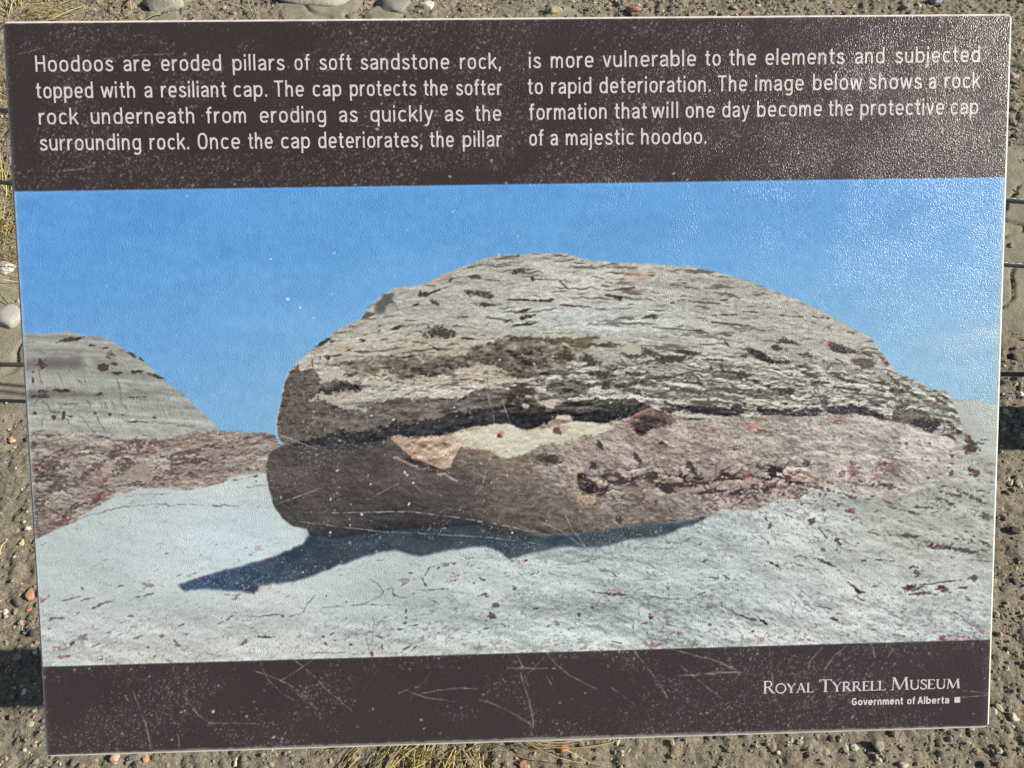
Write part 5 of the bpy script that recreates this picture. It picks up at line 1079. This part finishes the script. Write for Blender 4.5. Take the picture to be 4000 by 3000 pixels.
stone('stone', 1670, 28, 60, 40, .8, (212, 203, 184), 'whitish stone above the sign, in front of dark rock gap', 18)
stone('stone', 2162, 46, 60, 34, .7, (190, 176, 130), 'yellowish stone just above the top edge of the sign', 19)
stone('stone', 2470, 40, 70, 32, .7, (170, 134, 112), 'brownish pink stone above the sign right of the yellowish one', 20)
stone('stone', 3650, 8, 44, 34, .9, (160, 160, 160), 'smooth grey cobble above the sign top right', 21)
stone('rock_slab', 1240, 8, 260, 110, .45, (190, 182, 162), 'broad flat pale grey slab above the middle of the sign', 22, 5, .35, .15, cat='rock')
stone('rock_slab', 655, 14, 170, 110, .4, (172, 167, 154), 'dull grey slab above the sign left of the pale slab', 23, -8, .35, .15, cat='rock')
stone('rock_slab', 1540, 30, 120, 90, .5, (150, 146, 136), 'darker grey rock above the sign right of the pale slab', 24, 20, .35, .2, cat='rock')
stone('rock', 22, 1040, 60, 60, .7, (206, 202, 194), 'whitish rock at the left rim among dry grass', 25, cat='rock')
stone('rock', 40, 1235, 110, 90, .5, (178, 176, 166), 'bluish grey layered rock left of the sign under the grass', 26, 15, cat='rock')
stone('stone', 42, 1718, 26, 24, .8, (206, 152, 118), 'orange pebble left of the sign below the clay slab', 27)
stone('stone', 3950, 310, 30, 26, .8, (198, 170, 158), 'pinkish pebble right of the sign upper edge', 28)
stone('stone', 3958, 540, 26, 22, .7, (60, 58, 58), 'pair-like black lump right of the sign on clay', 29)
stone('stone', 3960, 2800, 34, 26, .8, (206, 194, 172), 'pale pebble right of the sign lower corner', 30)

# ---------------------------------------------------------------- dry grass
def straw_mat(name, cols):
    m, nt, b = mat(name, (.5, .45, .25), .7, .25)
    a = N(nt, 'ShaderNodeAttribute', attribute_name='blade_colour'); nt.links.new(a.outputs['Color'], b.inputs['Base Color'])
    return m
M_STRAW = straw_mat('straw', None)
def blades(name, curves, cols, parent=None):
    """each curve: (k,3) points and a base half width; a three-sided tapering stem"""
    V = []; F = []; C_ = []
    for (pts, hw), col in zip(curves, cols):
        pts = np.array(pts); n = len(pts); b = len(V)
        d = np.gradient(pts, axis=0); d /= np.linalg.norm(d, axis=1)[:, None] + 1e-9
        s = np.cross(d, [.3, .2, 1.0]); s /= np.linalg.norm(s, axis=1)[:, None] + 1e-9
        t = np.cross(s, d)
        for i in range(n):
            w = hw * (1 - .75 * i / (n - 1))
            for q in (0, 2.094, 4.189):
                V.append(pts[i] + w * (math.cos(q) * s[i] + .5 * math.sin(q) * t[i])); C_.append(col)
        for i in range(n - 1):
            for q in range(3):
                F.append((b + 3 * i + q, b + 3 * i + (q + 1) % 3, b + 3 * i + 3 + (q + 1) % 3, b + 3 * i + 3 + q))
    o = fast_mesh(name, np.array(V), np.array(F), M_STRAW, parent, True)
    q = o.data.color_attributes.new('blade_colour', 'FLOAT_COLOR', 'POINT')
    q.data.foreach_set('color', np.concatenate([np.array(C_), np.ones((len(C_), 1))], 1).astype(np.float32).ravel())
    return o
STRAW = [L3(206, 188, 130), L3(190, 170, 112), L3(220, 206, 156), L3(168, 148, 96), L3(142, 128, 84)]
GREEN = [L3(128, 124, 66), L3(112, 112, 60), L3(150, 140, 84)]
def tuft(u, v, n, length, spread, label, seed, green=0.0, lean=(0, 0), r0=.04):
    rg = np.random.default_rng(seed); p = at(u, v); x, y = p[0], p[1]
    cs = []; cols = []
    for i in range(n):
        a = rg.uniform(0, 6.283); rr = r0 * math.sqrt(rg.random())
        x0, y0 = rr * math.cos(a), rr * math.sin(a); a += rg.normal(0, .7)
        Ln = length * rg.uniform(.45, 1.1); up_ = rg.uniform(.15, 1) ; out = spread * rg.uniform(.5, 1.3)
        pts = []
        for k in range(8):
            t = k / 7
            droop = up_ * Ln * (t - .9 * t * t * out)
            pts.append((x0 + math.cos(a + .5 * t) * out * Ln * t + lean[0] * t * Ln, y0 + math.sin(a + .5 * t) * out * Ln * t + lean[1] * t * Ln, max(droop, -.0 + .004 * rg.random()) - .004))
        cs.append((pts, rg.uniform(.0008, .0020)))
        cols.append((GREEN if rg.random() < green else STRAW)[rg.integers(3)] if rg.random() < .7 else STRAW[rg.integers(5)])
    o = blades('grass_tuft', cs, cols)
    o.location = (x, y, gh(x, y))
    tag(o, label, 'grass', 'dry grass tufts')
tuft(1790, 2840, 190, .19, .85, 'yellow green grass tuft growing at the foot of the sign post', 1, .3, (.1, -.25), .09)
tuft(1480, 2880, 70, .15, .9, 'thin dark straw clump at the left of the grass at the post', 2, .4, (.0, -.2), .06)
tuft(40, 60, 120, .24, .9, 'pale straw tuft beside the top left corner of the sign', 3, 0, (.05, -.1), .08)
tuft(20, 430, 130, .22, .9, 'dry straw tuft between the two cables at left', 4, .05, (0, -.1), .09)
tuft(10, 780, 150, .20, .9, 'tangled brown straw tuft left of the blue printed sky', 5, .15, (0, -.05), .09)
tuft(-40, 960, 90, .18, .9, 'low dark straw tuft above the whitish rock at left', 6, .2, (.1, 0), .08)
tuft(330, 20, 90, .20, .9, 'sparse straw tuft above the upper left part of the sign', 7, 0, (0, -.1), .10)
def stalk(pts_px, hw, col, label, lift=.012):
    P = [at(*p) for p in pts_px]
    P = cat3([(q[0], q[1], gh(q[0], q[1]) + .006 + lift * math.sin(math.pi * i / (len(P) - 1))) for i, q in enumerate(P)])
    o = blades('straw_stalk', [(np.array(P) - np.array(P[0]), hw)], [col])
    o.location = P[0]; tag(o, label, 'straw stalk', 'loose straw stalks')
def cat3(p, k=5):
    p = [np.array(q) for q in p]; e = [p[0]] + p + [p[-1]]; out = []
    for a, b, c, d in zip(e[:-3], e[1:-2], e[2:-1], e[3:]):
        for i in range(k):
            t = i / k; out.append(.5 * (2 * b + (c - a) * t + (2 * a - 5 * b + 4 * c - d) * t * t + (3 * b - a - 3 * c + d) * t ** 3))
    return np.array(out + [p[-1]])
stalk([(560, 82), (680, 58), (780, 38), (900, 40), (1000, 70)], .0032, STRAW[2], 'long pale straw stalk arching above the top edge of the sign', .03)
stalk([(516, -20), (520, 30), (524, 90)], .0042, STRAW[1], 'upright straw stalk above the sign left of the arching one', .02)
stalk([(965, -10), (980, 40), (1000, 90)], .0026, STRAW[1], 'thin straw stalk above the sign at the pale slab')
stalk([(180, 85), (270, 50), (330, 20)], .003, STRAW[2], 'short pale straw stalk by the sign top left')
stalk([(60, -10), (50, 40), (30, 95)], .003, STRAW[2], 'leaning straw stalk beside the top left sign corner')
stalk([(2040, 2870), (2120, 2915), (2210, 2935), (2290, 2975), (2360, 2995)], .0016, STRAW[2], 'long curved straw stalk passing the orange clay lump')
stalk([(2020, 2880), (2150, 2905), (2270, 2895), (2300, 2880)], .0014, STRAW[2], 'straw stalk hugging the sign bottom edge right of the tuft', .02)
stalk([(-5, 2170), (18, 2140), (34, 2108)], .002, STRAW[2], 'short straw stalk left of the sign beside the pale yellow pebble')
stalk([(-10, 1100), (30, 1106), (70, 1098)], .0022, STRAW[2], 'thin straw stalk lying on the whitish rock at left')
stalk([(-5, 1155), (40, 1180), (75, 1192)], .002, STRAW[1], 'straw stalk lying on the bluish grey rock at left')

# ---------------------------------------------------------------- cable fence behind the sign
M_ROPE, nt_, b_ = mat('galvanised_wire', (.16, .16, .16), .42, .5, .75)
M_ROD = mottled('dark_steel_rod', [(.3, (.05, .045, .04)), (.7, (.10, .085, .07))], 60, .2, .0005, .6, .4)
RP = np.array([1.62, .775]); RPL = None
def rope(p0, p1, rad, label):
    p0 = np.array(p0); p1 = np.array(p1); Lg = np.linalg.norm(p1 - p0); d = (p1 - p0) / Lg
    s = np.cross(d, [0, 0, 1.0]); s /= np.linalg.norm(s); t = np.cross(s, d)
    n = int(Lg / .005); q = np.linspace(0, Lg, n)
    sag = -.03 * 4 * (q / Lg) * (1 - q / Lg)
    V = []; F = []; b = 0
    for k in range(6):
        ph = k * math.pi / 3 + q * 2 * math.pi / .062
        c = p0 + q[:, None] * d + rad * .62 * (np.cos(ph)[:, None] * s + np.sin(ph)[:, None] * t)
        c[:, 2] += sag
        for j in range(6):
            a = j * math.pi / 3
            V.append(c + rad * .40 * (math.cos(a) * s + math.sin(a) * t))
        for j in range(6):
            j2 = (j + 1) % 6; i = np.arange(n - 1)
            F.append(np.stack([b + j * n + i, b + j2 * n + i, b + j2 * n + i + 1, b + j * n + i + 1], 1))
        b += 6 * n
    o = fast_mesh('fence_cable', np.concatenate(V) - p0, np.concatenate(F), M_ROPE, None, True)
    o.location = p0
    tag(o, label, 'cable', 'fence cables behind the sign')
def through(a, b, z0, z1, x0=None, x1=None):
    A, B = at(*a, z0), at(*b, z1)
    d = (B - A) / (B[0] - A[0])
    return A + d * (x0 - A[0]), A + d * (x1 - A[0])
a, b = through((0, 376), (3962, 738), .755, .755, -2.3, RP[0]); rope(a, b, .0042, 'upper twisted steel fence cable passing behind the upper sign')
c, d = through((0, 668), (3950, 1000), .61, .61, -2.3, RP[0]); rope(c, d, .0042, 'lower twisted steel fence cable passing behind the printed blue sky')
e, f = through((0, 1424), (3950, 1462), .16, .16, -2.3, RP[0])
V = []; F = []
for q in range(8):
    an = q * math.pi / 4
    for P in (e, f): V.append(P - e + np.array([0, .005 * math.cos(an), .005 * math.sin(an)]))
for q in range(8): F.append((2 * q, 2 * q + 1, (2 * q + 3) % 16, (2 * q + 2) % 16))
rod = mesh('fence_rod', V, F, M_ROD, None, True, e)
tag(rod, 'thin dark smooth rod running low behind the sign', 'rod')
def fence_post(x, y, label):
    o = empty('fence_post', (x, y, gh(x, y)))
    tag(o, label, 'post', 'timber posts of the cable fence')
    bm = bmesh.new(); box_bm(bm, .113, .113, 1.25, Matrix.Translation((0, 0, .375)), .006); bm_obj('shaft', bm, M_WOOD, o)
    bm = bmesh.new(); box_bm(bm, .125, .125, .02, Matrix.Translation((0, 0, 1.011)), .004); bm_obj('cap', bm, M_STEEL, o)
fence_post(RP[0] + .057, RP[1], 'timber fence post standing right of the sign at the cable ends')
fence_post(-2.3 - .057, float(a[1]), 'timber fence post standing far left of the sign')
